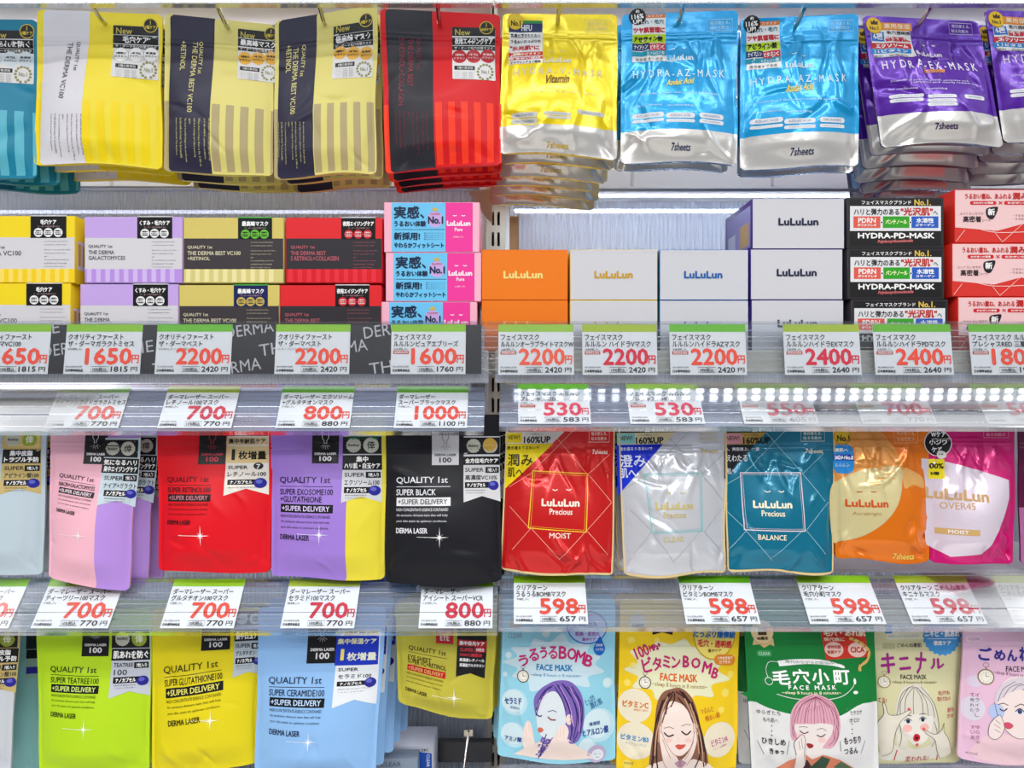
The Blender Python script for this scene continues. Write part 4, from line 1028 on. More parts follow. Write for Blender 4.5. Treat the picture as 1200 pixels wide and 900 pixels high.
def corner_label(p, x0, x1, y0, y1, c_top, c_row, c_main, big1, big2, ink, rowtxt, new=None, small='透き通るうるおいで', k=1.0):
    """the triangular printed corner of the diamond bags"""
    sh, mb = p.sh, p.b; xa = lambda y: x0 + (x1 - x0) * (y1 - y) / (y1 - y0)
    def quad(ya, yb, c, L=4): sh.poly(mb, [(x0, ya), (xa(ya), ya), (xa(yb), yb), (x0, yb)] if yb < y1 else [(x0, ya), (xa(ya), ya), (x0, y1)], M(c, 'label'), L)
    quad(y0 - 14, y0 + 6, c_top); quad(y0 + 6, y0 + 20, c_row); quad(y0 + 20, y1, c_main)
    sh.text(mb, 'フェイスマスクブランド', x0 + 2, y0 + 1, x0 + 30, y0 + 4, WHT, 0.05, 7); sh.text(mb, '日本No.1', x0 + 33, y0 + 0.5, x0 + 58, y0 + 5, WHT, 0.2, 7)
    sh.rect(mb, x0, y0 + 7, x0 + 20, y0 + 19, M(new or c_row, 'label'), 5); sh.text(mb, 'NEW!', x0 + 2, y0 + 10, x0 + 17, y0 + 15, M('#504818', 'label'), 0.1, 7)
    sh.text(mb, 'シートの厚みにくく', x0 + 23, y0 + 7.5, x0 + 46, y0 + 10, M('#333', 'label'), 0, 7); sh.text(mb, '160%UP', x0 + 22, y0 + 11.5, x0 + 53, y0 + 19, M('#181818', 'label'), 0.35, 7)
    sh.text(mb, small, x0 + 2, y0 + 23, x0 + 40, y0 + 27, M(ink, 'label'), 0.1, 7)
    sh.text(mb, big1, x0 + 3, y0 + 32, x0 + 3 + 14.5 * len(big1) * k, y0 + 32 + 14 * (k if k == 1 else 0.55), M(ink, 'label'), 0.25 * k, 7); sh.text(mb, big2, x0 + 3, y0 + 48, x0 + 3 + 18 * (k if k == 1 else 0.55), y0 + 48 + 11 * (k if k == 1 else 0.6), M(ink, 'label'), 0.2 * k, 7)


p = Pouch((594, 490), (721, 488), (718, 675), (586, 669), Y3, '#d81c1c', 'gloss', 0.019, 41, 0.2, yb=Y3B, edge='#e8c870')
precious(p, ((624, 553), (689, 556), (687, 622), (621, 619)), '#f0b098', '#f4c838', '#f8e8d8', 'MOIST', None, (690, 504, 714, 518), (694, 527, 712, 532), 592, 500)
corner_label(p, 592, 668, 500, 574, '#181818', '#e8e4e0', '#f0d818', '潤み', '肌へ', '#302808', '160', '#e8d020')
p.done('red diamond pattern bag with a gold square and gold edges', DG, step(1, 0.004, 0.027, 0), 'red diamond pattern bag')
p = Pouch((724, 490), (851, 488), (850, 672), (731, 675), Y3, '#d4d6dc', 'gloss', 0.019, 42, 0.2, yb=Y3B, edge='#dcc080')
precious(p, ((758, 556), (822, 556), (824, 622), (764, 623)), '#9a9c9c', '#7cc0c0', '#c8b878', 'CLEAR', None, (817, 504, 840, 518), (821, 526, 840, 531), 724, 500)
corner_label(p, 724, 796, 501, 580, '#181818', '#e8dcb0', '#1030d0', '澄み', '肌へ', '#e8ecfc', '160', '#88d0d0')
p.done('white diamond pattern bag with a teal square and blue corner', DG, step(1, -0.005, 0.027, 0), 'white diamond pattern bag')
p = Pouch((849, 490), (978, 488), (976, 672), (852, 668), Y3, '#0b7796', 'gloss', 0.019, 43, 0.2, yb=Y3B, edge='#e0cc98')
precious(p, ((871, 555), (940, 555), (943, 621), (874, 621)), '#9cc8d4', '#e8d8e0', '#f0ecd0', 'BALANCE', None, (939, 504, 966, 517), (944, 526, 964, 531), 848, 500)
corner_label(p, 849, 902, 501, 562, '#181818', '#c0a050', '#20242c', 'えわたる', '肌へ', '#e8e8e8', '160', '#d890a0', '2、美容液上、一番', 0.40)
p.done('teal diamond pattern bag with a pale square', DG, step(1, -0.004, 0.027, 0), 'teal diamond pattern bag')

p = Pouch((976, 484), (1088, 484), (1089, 658), (979, 656), Y3, '#ee7a0c', 'gloss', 0.018, 44, 0.2, yb=Y3B, hole=(1021, 503, 9, 2.6))
sh, mb = p.sh, p.b
sh.poly(mb, [(978, 492), (1000, 490), (1018, 495), (1036, 508), (1048, 524), (1056, 544), (1058, 562), (1030, 566), (1000, 572), (978, 584)], p.m('#eea04c'), 1)
sh.poly(mb, spline([(979, 576), (992, 562), (1010, 553), (1034, 548), (1058, 549), (1059, 566), (1054, 586), (1044, 602), (1028, 617), (1008, 629), (990, 634), (980, 633)], True, 4), p.m('#e2d49c'), 2)
sh.poly(mb, spline([(1058, 549), (1072, 553), (1083, 560), (1084, 572), (1070, 568), (1058, 572)], True, 4), p.m('#eeb468'), 2)
sh.text(mb, 'LuLuLun', 994, 586, 1039, 594, M('#c8501c', 'label'), 0.5); sh.text(mb, 'Aurabright', 1001, 600, 1032, 605, M('#a8804c', 'label')); eyes(sh, mb, 1015, 576, 8.5, 3, M('#a04820', 'label'), 0.6)
header(sh, mb, (1047, 503, 1075, 519), '#f8d0a0'); sh.text(mb, '7sheets', 1046, 649, 1072, 655, M('#e8d060', 'label'), 0.2)
mb = rows(p, (977, 520, 999, 555), [(0.12, 0.3, None, '素肌へ', '#fff', 0.08, 0.75), (0.36, 0.56, '#1838b0', '3ADA-No.8', '#fff', 0.06, 0.94), (0.62, 0.8, None, 'ルルルン', '#d8ecf8', 0.1, 0.8, 0)], '#2890dc', r=8)
sh.disc(mb, 987, 511, 10.5, M('#c09020', 'label'), 7); sh.disc(mb, 987, 511, 9, M('#d8b030', 'label'), 8); sh.text(mb, 'No.1', 981, 510, 995, 517, M('#302408', 'label'), 0.3, 10)
p.done('orange glossy bag with overlapping pale circles', DG, step(1, 0.002, 0.027, 0), 'orange glossy bag')
p = Pouch((1087, 484), (1190, 484), (1187, 662), (1090, 658), Y3, '#d81478', 'gloss', 0.020, 45, 0.19, yb=Y3B, hole=(1135, 500, 14, 2.2))
sh, mb = p.sh, p.b
sh.poly(mb, [(1089, 539), (1110, 541), (1148, 551), (1187, 563), (1186, 584), (1176, 610), (1162, 636), (1152, 648), (1118, 652), (1092, 640)], p.m('#eadcea'), 1)
G_ = M('#c8a070', 'label'); sh.text(mb, 'LuLuLun', 1092, 574, 1155, 586, G_, 0.7, rot=0.05); sh.text(mb, 'OVER45', 1106, 589, 1141, 597, G_, 0.05); sh.rect(mb, 1102, 620, 1145, 627, M('#c8a468', 'label'), 3); sh.text(mb, 'MOIST', 1114, 621.5, 1133, 625.5, M('#f4ecec', 'label'), 0.15, 6)
header(sh, mb, (1153, 500, 1182, 513), '#f0b8d0')
mb = p.sticker(); sh.disc(mb, 1099, 519, 16, M('#e8e4dc', 'label'), 3); sh.disc(mb, 1099, 519, 15, BLK, 4); sh.text(mb, 'Wケア', 1091, 506, 1108, 512, WHT, 0.25, 7); sh.text(mb, '小ジワ', 1089, 515, 1110, 521, WHT, 0.25, 7); sh.text(mb, 'ケア', 1092, 524, 1105, 530, WHT, 0.25, 7); sh.disc(mb, 1104, 533, 5, M('#e8e8e4', 'label'), 8); sh.text(mb, '..', 1102, 532, 1106, 533, BLK, 0.2, 9)
rows(p, (1089, 538, 1107, 561), [(0.15, 0.55, None, '00%', '#201c08', 0.05, 0.95, 0.4), (0.6, 0.85, None, '2倍', '#201c08', 0.1, 0.6, 0.3)], '#f0dc18')
p.done('magenta bag with a pale panel and gold lettering', DG, step(1, 0.010, 0.027, 0), 'magenta bag')
p = Pouch((1193, 488), (1300, 488), (1304, 657), (1196, 660), 0.082, '#6a1848', 'gloss', 0.016, 46, 0.19)
p.sh.band(p.b, 0, 0.62, 1, 1, mat('#c878b0', 'gloss'), 0)
p.done('dark magenta bag cut off at the right edge of the middle row', DG)
# ================================================================ MASK BOXES ON THE CREAM SHELF
BY = 0.03


def mbox(x0, y0, x1, y1, side, front, art, label, group, depth=0.13, y=BY, name='mask_box', fin='card', sideart=None):
    a = P(x0, y1, y); b = P(x1, y0, y)
    root = empty(name, ((a.x + b.x) / 2, y + depth / 2, a.z), label, 'mask box', group)
    mb = MB(); mb.box((a.x, y, a.z), (b.x, y + depth, b.z), mat(side, fin), 0.0007)
    i = 0.6
    sh = Sheet((x0 + i, y0 + i, y), (x1 - i, y0 + i, y), (x1 - i, y1 - i, y), (x0 + i, y1 - i, y))
    if front: sh.rect(mb, x0 + i, y0 + i, x1 - i, y1 - i, mat(front, fin), 0)
    st = art(sh, mb, x0, y0, x1, y1) if art else None
    if sideart:
        for sx, px in ((1, x1), (-1, x0)):
            c = [P(px, y0 + 1, y), P(px, y0 + 1, y), P(px, y1 - 1, y), P(px, y1 - 1, y)]
            s2 = Sheet.__new__(Sheet); q = [Vector((c[0].x, y + (0.002 if sx > 0 else depth - 0.002), c[0].z)), Vector((c[0].x, y + (depth - 0.002 if sx > 0 else 0.002), c[0].z)), Vector((c[0].x, y + (depth - 0.002 if sx > 0 else 0.002), c[2].z)), Vector((c[0].x, y + (0.002 if sx > 0 else depth - 0.002), c[2].z))]
            s2.c = q; s2.A = np.array(q); s2.s = K; s2.W = (q[1] - q[0]).length / K; s2.H = (q[3] - q[0]).length / K; s2.N0 = np.array((float(sx), 0, 0)); s2.bulge = 0; s2.style = 'flat'; s2.r = 0; s2.pinch = 0; s2.du = s2.dv = 50; s2.zip_v = None; s2.nu = s2.nv = 1
            for j, (u0, v0, u1, v1, col) in enumerate(sideart): s2.band(mb, u0, v0, u1, v1, mat(col, fin), 1 + j * 0.4)
    mb.build('carton', root)
    for n, m2 in (st or []): m2.build(n, root)
    return root


def fold_label(sh, x0, y0, x1, y1, ytop, topcol='#e8e8ea', bg='#17171a'):
    """black label stuck on the front and folded over the top edge"""
    mb = MB(); sh.rect(mb, x0, y0, x1, y1, M(bg, 'label'), 3)
    a = P(x0, ytop, BY); b = P(x1, ytop, BY); z = a.z + 0.0006
    mb.box((a.x, BY - 0.0004, z - 0.0012), (b.x, BY + 0.02, z), M(topcol, 'label'))
    return mb


def qbox(top, mid, st1, st2, ink, lines, para, lab, title, tx, circ='#f0f0f0', cink='#222', bg='#17171a', topc='#e8e8ea'):
    def art(sh, mb, x0, y0, x1, y1):
        h = y1 - y0; X = lambda d: x0 + d
        sh.rect(mb, x0 + .6, y0 + .6, x1 - .6, y0 + h * 0.32, M(top, 'card'), 1); sh.rect(mb, x0 + .6, y0 + h * 0.32, x1 - .6, y0 + h * 0.79, M(mid, 'card'), 1)
        sh.rect(mb, x0 + .6, y0 + h * 0.79, x1 - .6, y1 - .6, M(st1, 'card'), 1); k = x0 + 3
        while k < x1 - 8: sh.rect(mb, k, y0 + h * 0.79, k + 5.4, y1 - 1.2, M(st2, 'card'), 2); k += 10.8
        for t, a, b, c, d in lines: sh.text(mb, t, X(a), y0 + b, X(c), y0 + d, M(ink, 'card'), 0.1)
        a, c = para; yy = y0 + h * 0.37
        for i, t in enumerate(PARA): sh.text(mb, t, X(a), yy, X(a) + (c - a) * len(t) / 46, yy + 1.7, M(ink, 'card'), 0, res=1); yy += 3.9 if i != 1 else 6
        m2 = fold_label(sh, X(lab[0]), y0 - 0.5, X(lab[1]), y0 + h * 0.33, y0, topc, bg); w = lab[1] - lab[0]; xa = X(lab[0])
        sh.text(m2, title, xa + w * tx, y0 + 4.5, xa + w * (1 - tx), y0 + 10, WHT, 0.25, 6); sh.text(m2, 'ザ・ダーマ毛穴対策マスク', xa + w * 0.2, y0 + 11.5, xa + w * 0.82, y0 + 13.4, M('#c8a0a0', 'label'), 0, 6)
        for i in range(3):
            cx = xa + w * (0.22 + 0.275 * i); cy = y0 + 19.5; sh.disc(m2, cx, cy, 5.3, M(circ, 'label'), 5)
            for j, t in enumerate(('4種類の', 'ビタミン', 'C誘導体')): sh.text(m2, t, cx - 3.6, cy - 2.8 + 2.1 * j, cx + 3.6, cy - 1.3 + 2.1 * j, M(cink, 'label'), 0.1, 7)
        return [('label', m2)]
    return art


B1 = 'banded mask boxes on the left part of the cream shelf'
yl = qbox('#f2d618', '#d4d2d6', '#f4cc10', '#f6dc60', '#56565c', [('QUALITY 1st', -4, 35, 31, 39), ('THE DERMA VC100', -14, 41, 50, 46.5)], (77, 108), (61, 103), '毛穴ケア', 0.28)
ll = qbox('#c4a4e4', '#d4d2d6', '#b890e0', '#d0b8ec', '#56565c', [('QUALITY 1st', 5, 33, 33, 37), ('THE DERMA', 5, 39.5, 35, 44), ('GALACTOMYCES', 5, 46, 48, 50.5)], (79, 109), (62, 103), 'くすみ・毛穴ケア', 0.07)
gl = lambda c, bgc, tc: qbox('#d6c468', '#3a3438', '#d8cc80', '#ece0a0', '#d8d0b0', [('QUALITY 1st', 5, 33, 34, 37), ('THE DERMA BEST VC100', 5, 39.5, 67, 44), ('+RETINOL', 5, 46, 31, 50)], (79, 108), (64, 104), '最高峰マスク', 0.12, c, '#222', bgc, tc)
rl = qbox('#e02028', '#2e2a30', '#d81020', '#e8283c', '#b8606c', [('QUALITY 1st', 6, 33, 34, 37), ('THE DERMA BEST', 6, 39.5, 47, 44), ('5 RETINOL+COLLAGEN', 6, 45.5, 62, 50.5)], (79, 108), (65, 105), '夜用エイジングケア', 0.05, '#c82030', '#f0d0d0')
SA = lambda c, d: [(0.02, 0.36, 0.98, 0.80, c)] + [(0.04 + 0.09 * i, 0.40 + 0.02 * (i % 3), 0.09 + 0.09 * i, 0.74, d) for i in range(10)]
for k, (dx, y0, y1, where) in enumerate(((0, 253, 331.6, 'upper'), (-5, 332, 411, 'lower'))):
    mbox(-25 + dx, y0, 88 + dx, y1, '#e8c414', None, yl, '%s yellow and white banded box at the left edge' % where, B1, sideart=SA('#e4e2e4', '#d8b020'))
    mbox(99 + dx, y0 + 1, 214 + dx, y1, '#bfa4dc', None, ll, '%s lilac and white banded box' % where, B1)
    mbox(215 + dx, y0 + 2, 331.5 + dx + 1, y1, '#cdbf70', None, gl('#70c040' if k == 0 else '#d0b860', '#15201c' if k == 0 else '#1c2458', '#5ac850'), '%s gold and dark brown banded box' % where, B1)
    mbox(335 + dx - (2 if k else 0), y0 + 2, 448 + dx + (4 if k else 0), y1, '#c81420', None, rl, '%s red and black banded box' % where, B1)


def pinkbox(sh, mb, x0, y0, x1, y1):
    h = y1 - y0; s = h / 58.5; Y = lambda v: y0 + v * s; X = lambda v: x0 + v
    sh.rect(mb, X(9), y0 + .6, X(72), y1 - .6, M('#6cc4f0', 'card'), 1); sh.rect(mb, X(72), y0 + .6, X(104), y1 - .6, M('#f0389c', 'card'), 1)
    N = M('#102848', 'card'); k = x0 + 9; sh.text(mb, '実感、', X(12), Y(5), X(47), Y(19), N, 0.5); sh.text(mb, 'うるおい体験', X(12), Y(22), X(49), Y(28.5), N, 0.3)
    sh.line(mb, [(X(12), Y(32)), (X(71), Y(32))], 0.6, N, 3); sh.text(mb, '新採用!', X(12), Y(35.5), X(42), Y(44), N, 0.4); sh.text(mb, 'やわらかフィットシート', X(12), Y(47.5), X(70), Y(53.5), N, 0.3)
    for i in range(4): sh.text(mb, '肌にやさしいシート', X(47), Y(35.5 + 2.4 * i), X(70), Y(36.9 + 2.4 * i), N)
    sh.disc(mb, X(60), Y(20), 9.5, M('#c8a8e0', 'card'), 2); sh.text(mb, 'No.1', X(52), Y(17), X(69), Y(25), N, 0.5); sh.text(mb, 'フェイスマスク', X(54), Y(12.5), X(66), Y(15), M('#c02828', 'card'), 0.1)
    cx, cy = X(60), Y(8); sh.poly(mb, [(cx - 3, cy + 2), (cx - 3.5, cy - 2), (cx - 1.5, cy), (cx, cy - 3), (cx + 1.5, cy), (cx + 3.5, cy - 2), (cx + 3, cy + 2)], M('#d8b030', 'card'), 4)
    I = M('#fbeaf4', 'card'); sh.text(mb, 'LuLuLun', X(74), Y(22), X(101), Y(27.5), I, 0.45); sh.text(mb, 'Pure', X(83), Y(30), X(92), Y(34), I, 0.15); sh.text(mb, '(32枚入り)', X(81), Y(39.5), X(93), Y(42), I)
    for ex in (83, 93): sh.line(mb, [(X(ex - 2.2), Y(15.5)), (X(ex), Y(16.1)), (X(ex + 2.2), Y(15.5))], 1.0, I, 4)


B2 = 'stacked mask boxes with the smiling face mark'
for dx, y0, y1, w in ((0, 237, 295.6, 'topmost'), (2, 296, 353.2, 'middle'), (-3, 353.6, 411, 'lowest')):
    mbox(450 + dx, y0, 562 + dx, y1, '#f0a8c4', '#f6b4c8', pinkbox, '%s pink and blue box beside the red and black boxes' % w, B2)


def lulu(ink, tx0, tx1, ty=25.5):
    def art(sh, mb, x0, y0, x1, y1): sh.text(mb, 'LuLuLun', x0 + tx0, y0 + ty, x0 + tx1, y0 + ty + 8, M(ink, 'card'), 0.55)
    return art


for y0, y1, w in ((292.5, 351.6, 'upper'), (352, 411, 'lower')):
    u = w == 'upper'
    mbox(564.5, y0, 665.5, y1, '#e4700c', '#ee7a10', lulu('#f4dc80', 26, 71), '%s plain orange box' % w, B2)
    mbox(668, y0, 770.5, y1, '#e8c820', '#cfcfd4', lulu('#c89c1c', 29, 73), '%s white box with gold lettering and yellow edge' % w, B2)
    mbox(773, y0, 877, y1, '#1060b0', '#cdced3', lulu('#1860a8', 29, 73), '%s white box with blue lettering and blue edge' % w, B2)
for dx, y0, y1, w in ((1.5, 232.5, 291.6, 'topmost'), (-0.5, 292, 351.2, 'middle'), (0.5, 351.6, 411, 'lowest')):
    mbox(880 + dx, y0, 988 + dx, y1, '#4a2c88', '#cfcfd4', lulu('#1c2040', 31, 77, 23.5), '%s white box with navy lettering and purple sides' % w, B2,
         sideart=[(0.08, 0.1, 0.96, 0.96, '#8f86c8'), (0.12, 0.5, 0.4, 0.9, '#d0d0e4'), (0.58, 0.42, 0.9, 0.9, '#d8a850')])


def pdbox(sh, mb, x0, y0, x1, y1):
    h = y1 - y0; s = h / 59; Y = lambda v: y0 + v * s; X = lambda v: x0 + v; K_ = M('#201c20', 'card')
    sh.rect(mb, X(3), Y(2), x1 - 3, y1 - 2, M('#141214', 'card'), 1)
    sh.text(mb, 'フェイスマスクブランド', X(17), Y(3.5), X(75), Y(8), WHT, 0.1); sh.text(mb, 'No.1.', X(79), Y(2.5), X(98), Y(9), M('#e0c050', 'card'), 0.3)
    sh.rect(mb, X(3.5), Y(10), x1 - 3.5, Y(39), M('#e2e2e4', 'card'), 2)
    sh.text(mb, 'ハリと弾力のある', X(8), Y(13), X(61), Y(20.5), K_, 0.2); sh.text(mb, '"光沢肌"', X(63), Y(12), X(100), Y(21), M('#c02820', 'card'), 0.4); sh.text(mb, 'へ', X(101), Y(16), X(106), Y(20), K_, 0.2)
    for a, b, c, t, t2 in ((7.5, 39, '#e05848', 'PDRN', 'ポリヌクレオ'), (42, 73, '#30a020', 'パンテノール', ''), (75.5, 107, '#1858c0', '水溶性', 'コラーゲン')):
        sh.rect(mb, X(a), Y(22), X(b), Y(35.5), M(c, 'card'), 3); w = b - a
        if t2: sh.text(mb, t, X(a + w * 0.18), Y(24), X(b - w * 0.18), Y(29.5), WHT, 0.25); sh.text(mb, t2, X(a + w * 0.15), Y(30.8), X(b - w * 0.15), Y(33.6), WHT, 0.15)
        else: sh.text(mb, t, X(a + w * 0.1), Y(26), X(b - w * 0.1), Y(31), M('#e0f0b0', 'card'), 0.3)
    for a in (40.5, 74.2): sh.disc(mb, X(a), Y(29), 1.8, M('#f0f0f0', 'card'), 4); sh.disc(mb, X(a), Y(29), 1.1, K_, 5)
    sh.text(mb, 'HYDRA-PD-MASK', X(13), Y(41.5), X(102), Y(47.5), WHT, 0.4); sh.text(mb, 'Polydeoxyribonucleotide', X(36), Y(49), X(77), Y(53.5), M('#d87070', 'card'), 0.15, shear=0.3, rot=-0.03)


for dx, y0, y1, w in ((0, 231.5, 290.8, 'topmost'), (0.5, 291.2, 350.6, 'middle'), (5, 351, 411, 'lowest')):
    mbox(992.5 + dx, y0, 1106 + dx, y1, '#3a363a', '#2c282c', pdbox, '%s black box with red, green and blue tiles' % w, B2)


def redbox(sh, mb, x0, y0, x1, y1):
    h = y1 - y0; s = h / 62; Y = lambda v: y0 + v * s; X = lambda v: x0 + v; R_ = M('#c02020', 'card'); W_ = M('#f8dcd4', 'card')
    sh.poly(mb, spline([(X(0.8), Y(1)), (x1 - 0.8, Y(1)), (x1 - 0.8, Y(42)), (X(80), Y(40)), (X(50), Y(48)), (X(25), Y(46)), (X(0.8), Y(44))], False, 1), M('#f0c8c8', 'card'), 1)
    sh.line(mb, spline([(X(1), Y(41)), (X(25), Y(45)), (X(52), Y(50)), (x1 - 2, Y(48))], False, 5), 0.7, W_, 3)
    for a, b in (((44, 46), (56, 61)), ((56, 61), (82, 38)), ((2, 60), (12, 47))): sh.line(mb, [(X(a[0]), Y(a[1])), (X(b[0]), Y(b[1]))], 0.5, W_, 3)
    sh.text(mb, 'うるおい重ね、あふれる', X(12), Y(5), X(66), Y(11), R_, 0.2); sh.text(mb, '潤み', X(68), Y(4), X(86), Y(11.5), R_, 0.4)
    for a, b in ((18, 49), (58, 98)): sh.rect(mb, X(a), Y(13.5), X(b), Y(18), M('#d02028', 'card'), 3, r=2); sh.text(mb, 'おおぜいの保湿', X(a + 4), Y(14.7), X(b - 4), Y(16.8), WHT, 0.1)
    sh.text(mb, '×', X(51.5), Y(13.8), X(56), Y(17.6), R_, 0.1); sh.poly(mb, spline([(X(38), Y(22)), (X(44), Y(20.5)), (X(51), Y(21)), (X(47), Y(32)), (X(43), Y(35)), (X(38), Y(32)), (X(36.5), Y(26))], True, 4), M('#201820', 'card'), 3)
    sh.text(mb, '新', X(39), Y(22.5), X(47), Y(30), WHT, 0.3); sh.text(mb, '高密着', X(10), Y(31), X(31), Y(38), M('#302428', 'card'), 0.2); sh.text(mb, 'シート', X(32), Y(34), X(42), Y(37.5), M('#302428', 'card')); sh.text(mb, 'ふっくらしなやか', X(6), Y(26.5), X(34), Y(29.5), M('#704848', 'card'))
    for yy in (29, 33): sh.text(mb, '・うるおい成分配合', X(68), Y(yy), X(100), Y(yy + 2.6), M('#704848', 'card'))


for dx, y0, y1, w in ((0, 222, 284.6, 'topmost'), (-3, 285, 347.4, 'middle'), (4, 347.8, 411, 'lowest')):
    mbox(1118.5 + dx, y0, 1228 + dx, y1, '#dc2c20', '#d83028', redbox, '%s red and pale pink box at the right edge' % w, B2)
# ================================================================ BOTTOM ROW
p = Pouch((-70, 712), (24, 712), (12, 905), (-74, 905), 0.075, '#c6cad2', 'matte', 0.016, 61, 0.17, yb=0.062, pinch=0.004)
plain_sticker(p, (-22, 738, 20, 812), '集中皮脂', 'トラブル予防', 'SUPER', 'アゼライン酸100', base='#c8b070', top='#1c1c1e')
p.done('pale grey bag with a gold label at the lower left corner', LG)
p = Pouch((-30, 712), (46, 712), (45, 905), (-34, 905), 0.115, '#7fb4b4', 'matte', 0.014, 62, 0.17, yb=0.105)
rows(p, (31, 738, 44, 794), [(0.0, 0.4, '#1c2428', '', '#fff'), (0.42, 0.6, '#161618', '', '#fff'), (0.78, 0.92, '#2a2a90', '', '#fff')], '#8aa898')
p.done('grey green bag showing behind the pale grey bag and lime bag', LG, step(1, 0.002, 0.027, 0), 'grey green bag')
p = Pouch((42, 714), (178, 714), (175, 906), (46, 908), 0.078, '#b4da1c', 'matte', 0.019, 63, 0.15, yb=0.062, pinch=0.006)
laser(p, 58, 781, 58, ['SUPER TEATREE100'], '#34400c', '#141416', '#d0e880', 0.02, (98, 855), '#f4f8d8', (97, 727, 128, 768))
plain_sticker(p, (132, 738, 175, 815), '肌あれを防ぐ', '', 'TEATREE', '100', base='#c4c8d4', green=True, f=(0.0, 0.27, 0.29, 0.46))
p.done('lime green bag with small black tag in the bottom row', LG, step(2, 0.003, 0.027, -0.001, 0.002, 11), 'lime green bag')
p = Pouch((178, 714), (306, 712), (302, 893), (178, 908), 0.080, '#e2d014', 'matte', 0.019, 64, 0.15, yb=0.062, pinch=0.004)
laser(p, 190, 781, 68, ['SUPER GLUTATHIONE100'], '#3c3808', '#141416', '#e8e070', -0.085, (246, 845), '#fbf8d8', (237, 722, 270, 761))
plain_sticker(p, (275, 716, 308, 792), '集中白玉ケア', '', 'SUPER', 'グルタチオン', base='#b8c4cc', green=False, f=(0.0, 0.24, 0.28, 0.46))
p.done('plain yellow bag with small black tag in the bottom row', LG, step(1, 0.001, 0.027, -0.001, 0.002, 12), 'plain yellow bag')
p = Pouch((303, 712), (452, 710), (440, 912), (298, 914), 0.066, '#8fbcec', 'matte', 0.020, 65, 0.15, yb=0.052, pinch=0.006)
laser(p, 314, 794, 66, ['SUPER CERAMIDE100'], '#243450', '#141416', '#c0d8f4', 0.0, (361, 870), '#f4f8fc', (361, 727, 395, 776))
mb = rows(p, (394, 739, 443, 825), [(0.0, 0.06, '#e8d420', '数量限定 8枚入り', '#282008', 0.1, 0.9, 0.15), (0.07, 0.46, '#1c38c0', '', '#fff'), (0.09, 0.20, None, '集中保湿ケア', '#f0f0c0', 0.05, 0.95, 0.3), (0.22, 0.44, None, '1', '#f4e868', 0.11, 0.18, 0.25), (0.27, 0.43, None, '枚増量', '#f0f0d8', 0.27, 0.95, 0.3),
                                    (0.50, 0.56, None, 'SUPER', '#222', 0.06, 0.52, 0.15), (0.58, 0.66, None, 'セラミド100', '#222', 0.06, 0.82, 0.15), (0.69, 0.75, '#161618', 'ナノカプセル', '#fff', 0.1, 0.6, 0.1, 0.03, 0.72), (0.78, 0.80, None, '整肌保湿成分配合', '#666', 0.05, 0.8, 0), (0.82, 0.84, None, 'うるおいのある肌へ', '#666', 0.05, 0.7, 0)], '#e8ecf0', True)
capsule(p.sh, mb, 434, 799, 6.5)
p.done('light blue bag with a blue and yellow label in the bottom row', LG, step(4, 0.0075, 0.027, 0.004, 0.002, 13), 'light blue bag')
p = Pouch((463, 706), (582, 706), (577, 846), (467, 826), 0.082, '#c3b93e', 'matte', 0.014, 66, 0.2, yb=0.072, radius=7, lip=0.2)
laser(p, 479, 758, 46, ['EYE SHEET', 'SUPER VC+RETINOL'], '#3c2c14', '#c81828', '#e0b070', 0.085, (532, 818), '#f4f4e0', (511, 732, 531, 754), '#c42430', '#f0d8d0', True)
rows(p, (536, 724, 570, 791), [(0.2, 0.38, '#161618', '', '#fff'), (0.40, 0.50, '#c02030', '集中目元ケア', '#fff', 0.08, 0.92, 0.2), (0.52, 0.60, None, 'SUPER', '#c83040', 0.1, 0.55, 0.2), (0.52, 0.60, '#c02030', '10日分', '#fff', 0.66, 0.92, 0.1, 0.6, 0.98), (0.61, 0.69, None, '10%VC高配合', '#c83040', 0.1, 0.85, 0.2), (0.70, 0.78, None, '高濃度レチノール', '#eee', 0.08, 0.92, 0.15), (0.79, 0.87, None, '高濃度グルタチオン', '#eee', 0.08, 0.92, 0.15)], '#17171a', True)
p.done('small olive yellow bag with a red tag in the bottom row', LG, step(2, 0.004, 0.016, 0.001, 0.002, 14), 'small olive yellow bag')

# ---------------------------------------------------------------- illustrated face bags
CG = 'illustrated face mask bags in the bottom row'
SKIN, SKIN2 = M('#f0dcd2', 'label'), M('#e4b8a8', 'label')


def splash(sh, mb, cx, cy, rx, ry, m, seed, L=1, n=22):
    r = random.Random(seed); pts = []
    for i in range(n):
        a = 2 * math.pi * i / n; k = 1.0 + (r.uniform(0.12, 0.34) if i % 2 else -r.uniform(0.02, 0.1)); pts.append((cx + rx * k * math.cos(a), cy + ry * k * math.sin(a)))
    sh.poly(mb, spline(pts, True, 5), m, L)


def clock(sh, mb, cx, cy, r, col='#5c4c3c', face='#eee8dc'):
    m = M(col, 'label'); sh.disc(mb, cx, cy, r, m, 4); sh.disc(mb, cx, cy, r * 0.84, M(face, 'label'), 5)
    for i in range(12): a = i * math.pi / 6; sh.line(mb, [(cx + r * 0.58 * math.cos(a), cy + r * 0.58 * math.sin(a)), (cx + r * 0.72 * math.cos(a), cy + r * 0.72 * math.sin(a))], 0.5, m, 6)
    sh.line(mb, [(cx, cy), (cx, cy - r * 0.55)], 0.6, m, 6); sh.line(mb, [(cx, cy), (cx + r * 0.4, cy - r * 0.1)], 0.6, m, 6)
    sh.line(mb, [(cx, cy - r), (cx, cy - r * 1.3)], 1.4, m, 4); sh.line(mb, [(cx + r * 0.35 * math.cos(a), cy - r * 1.55 + r * 0.28 * math.sin(a)) for a in np.linspace(0, 6.2, 12)], 0.5, m, 4)


def strands(sh, mb, lines, m, w=0.6, L=6):
    for ln in lines: sh.line(mb, spline(ln, False, 5), w, m, L)


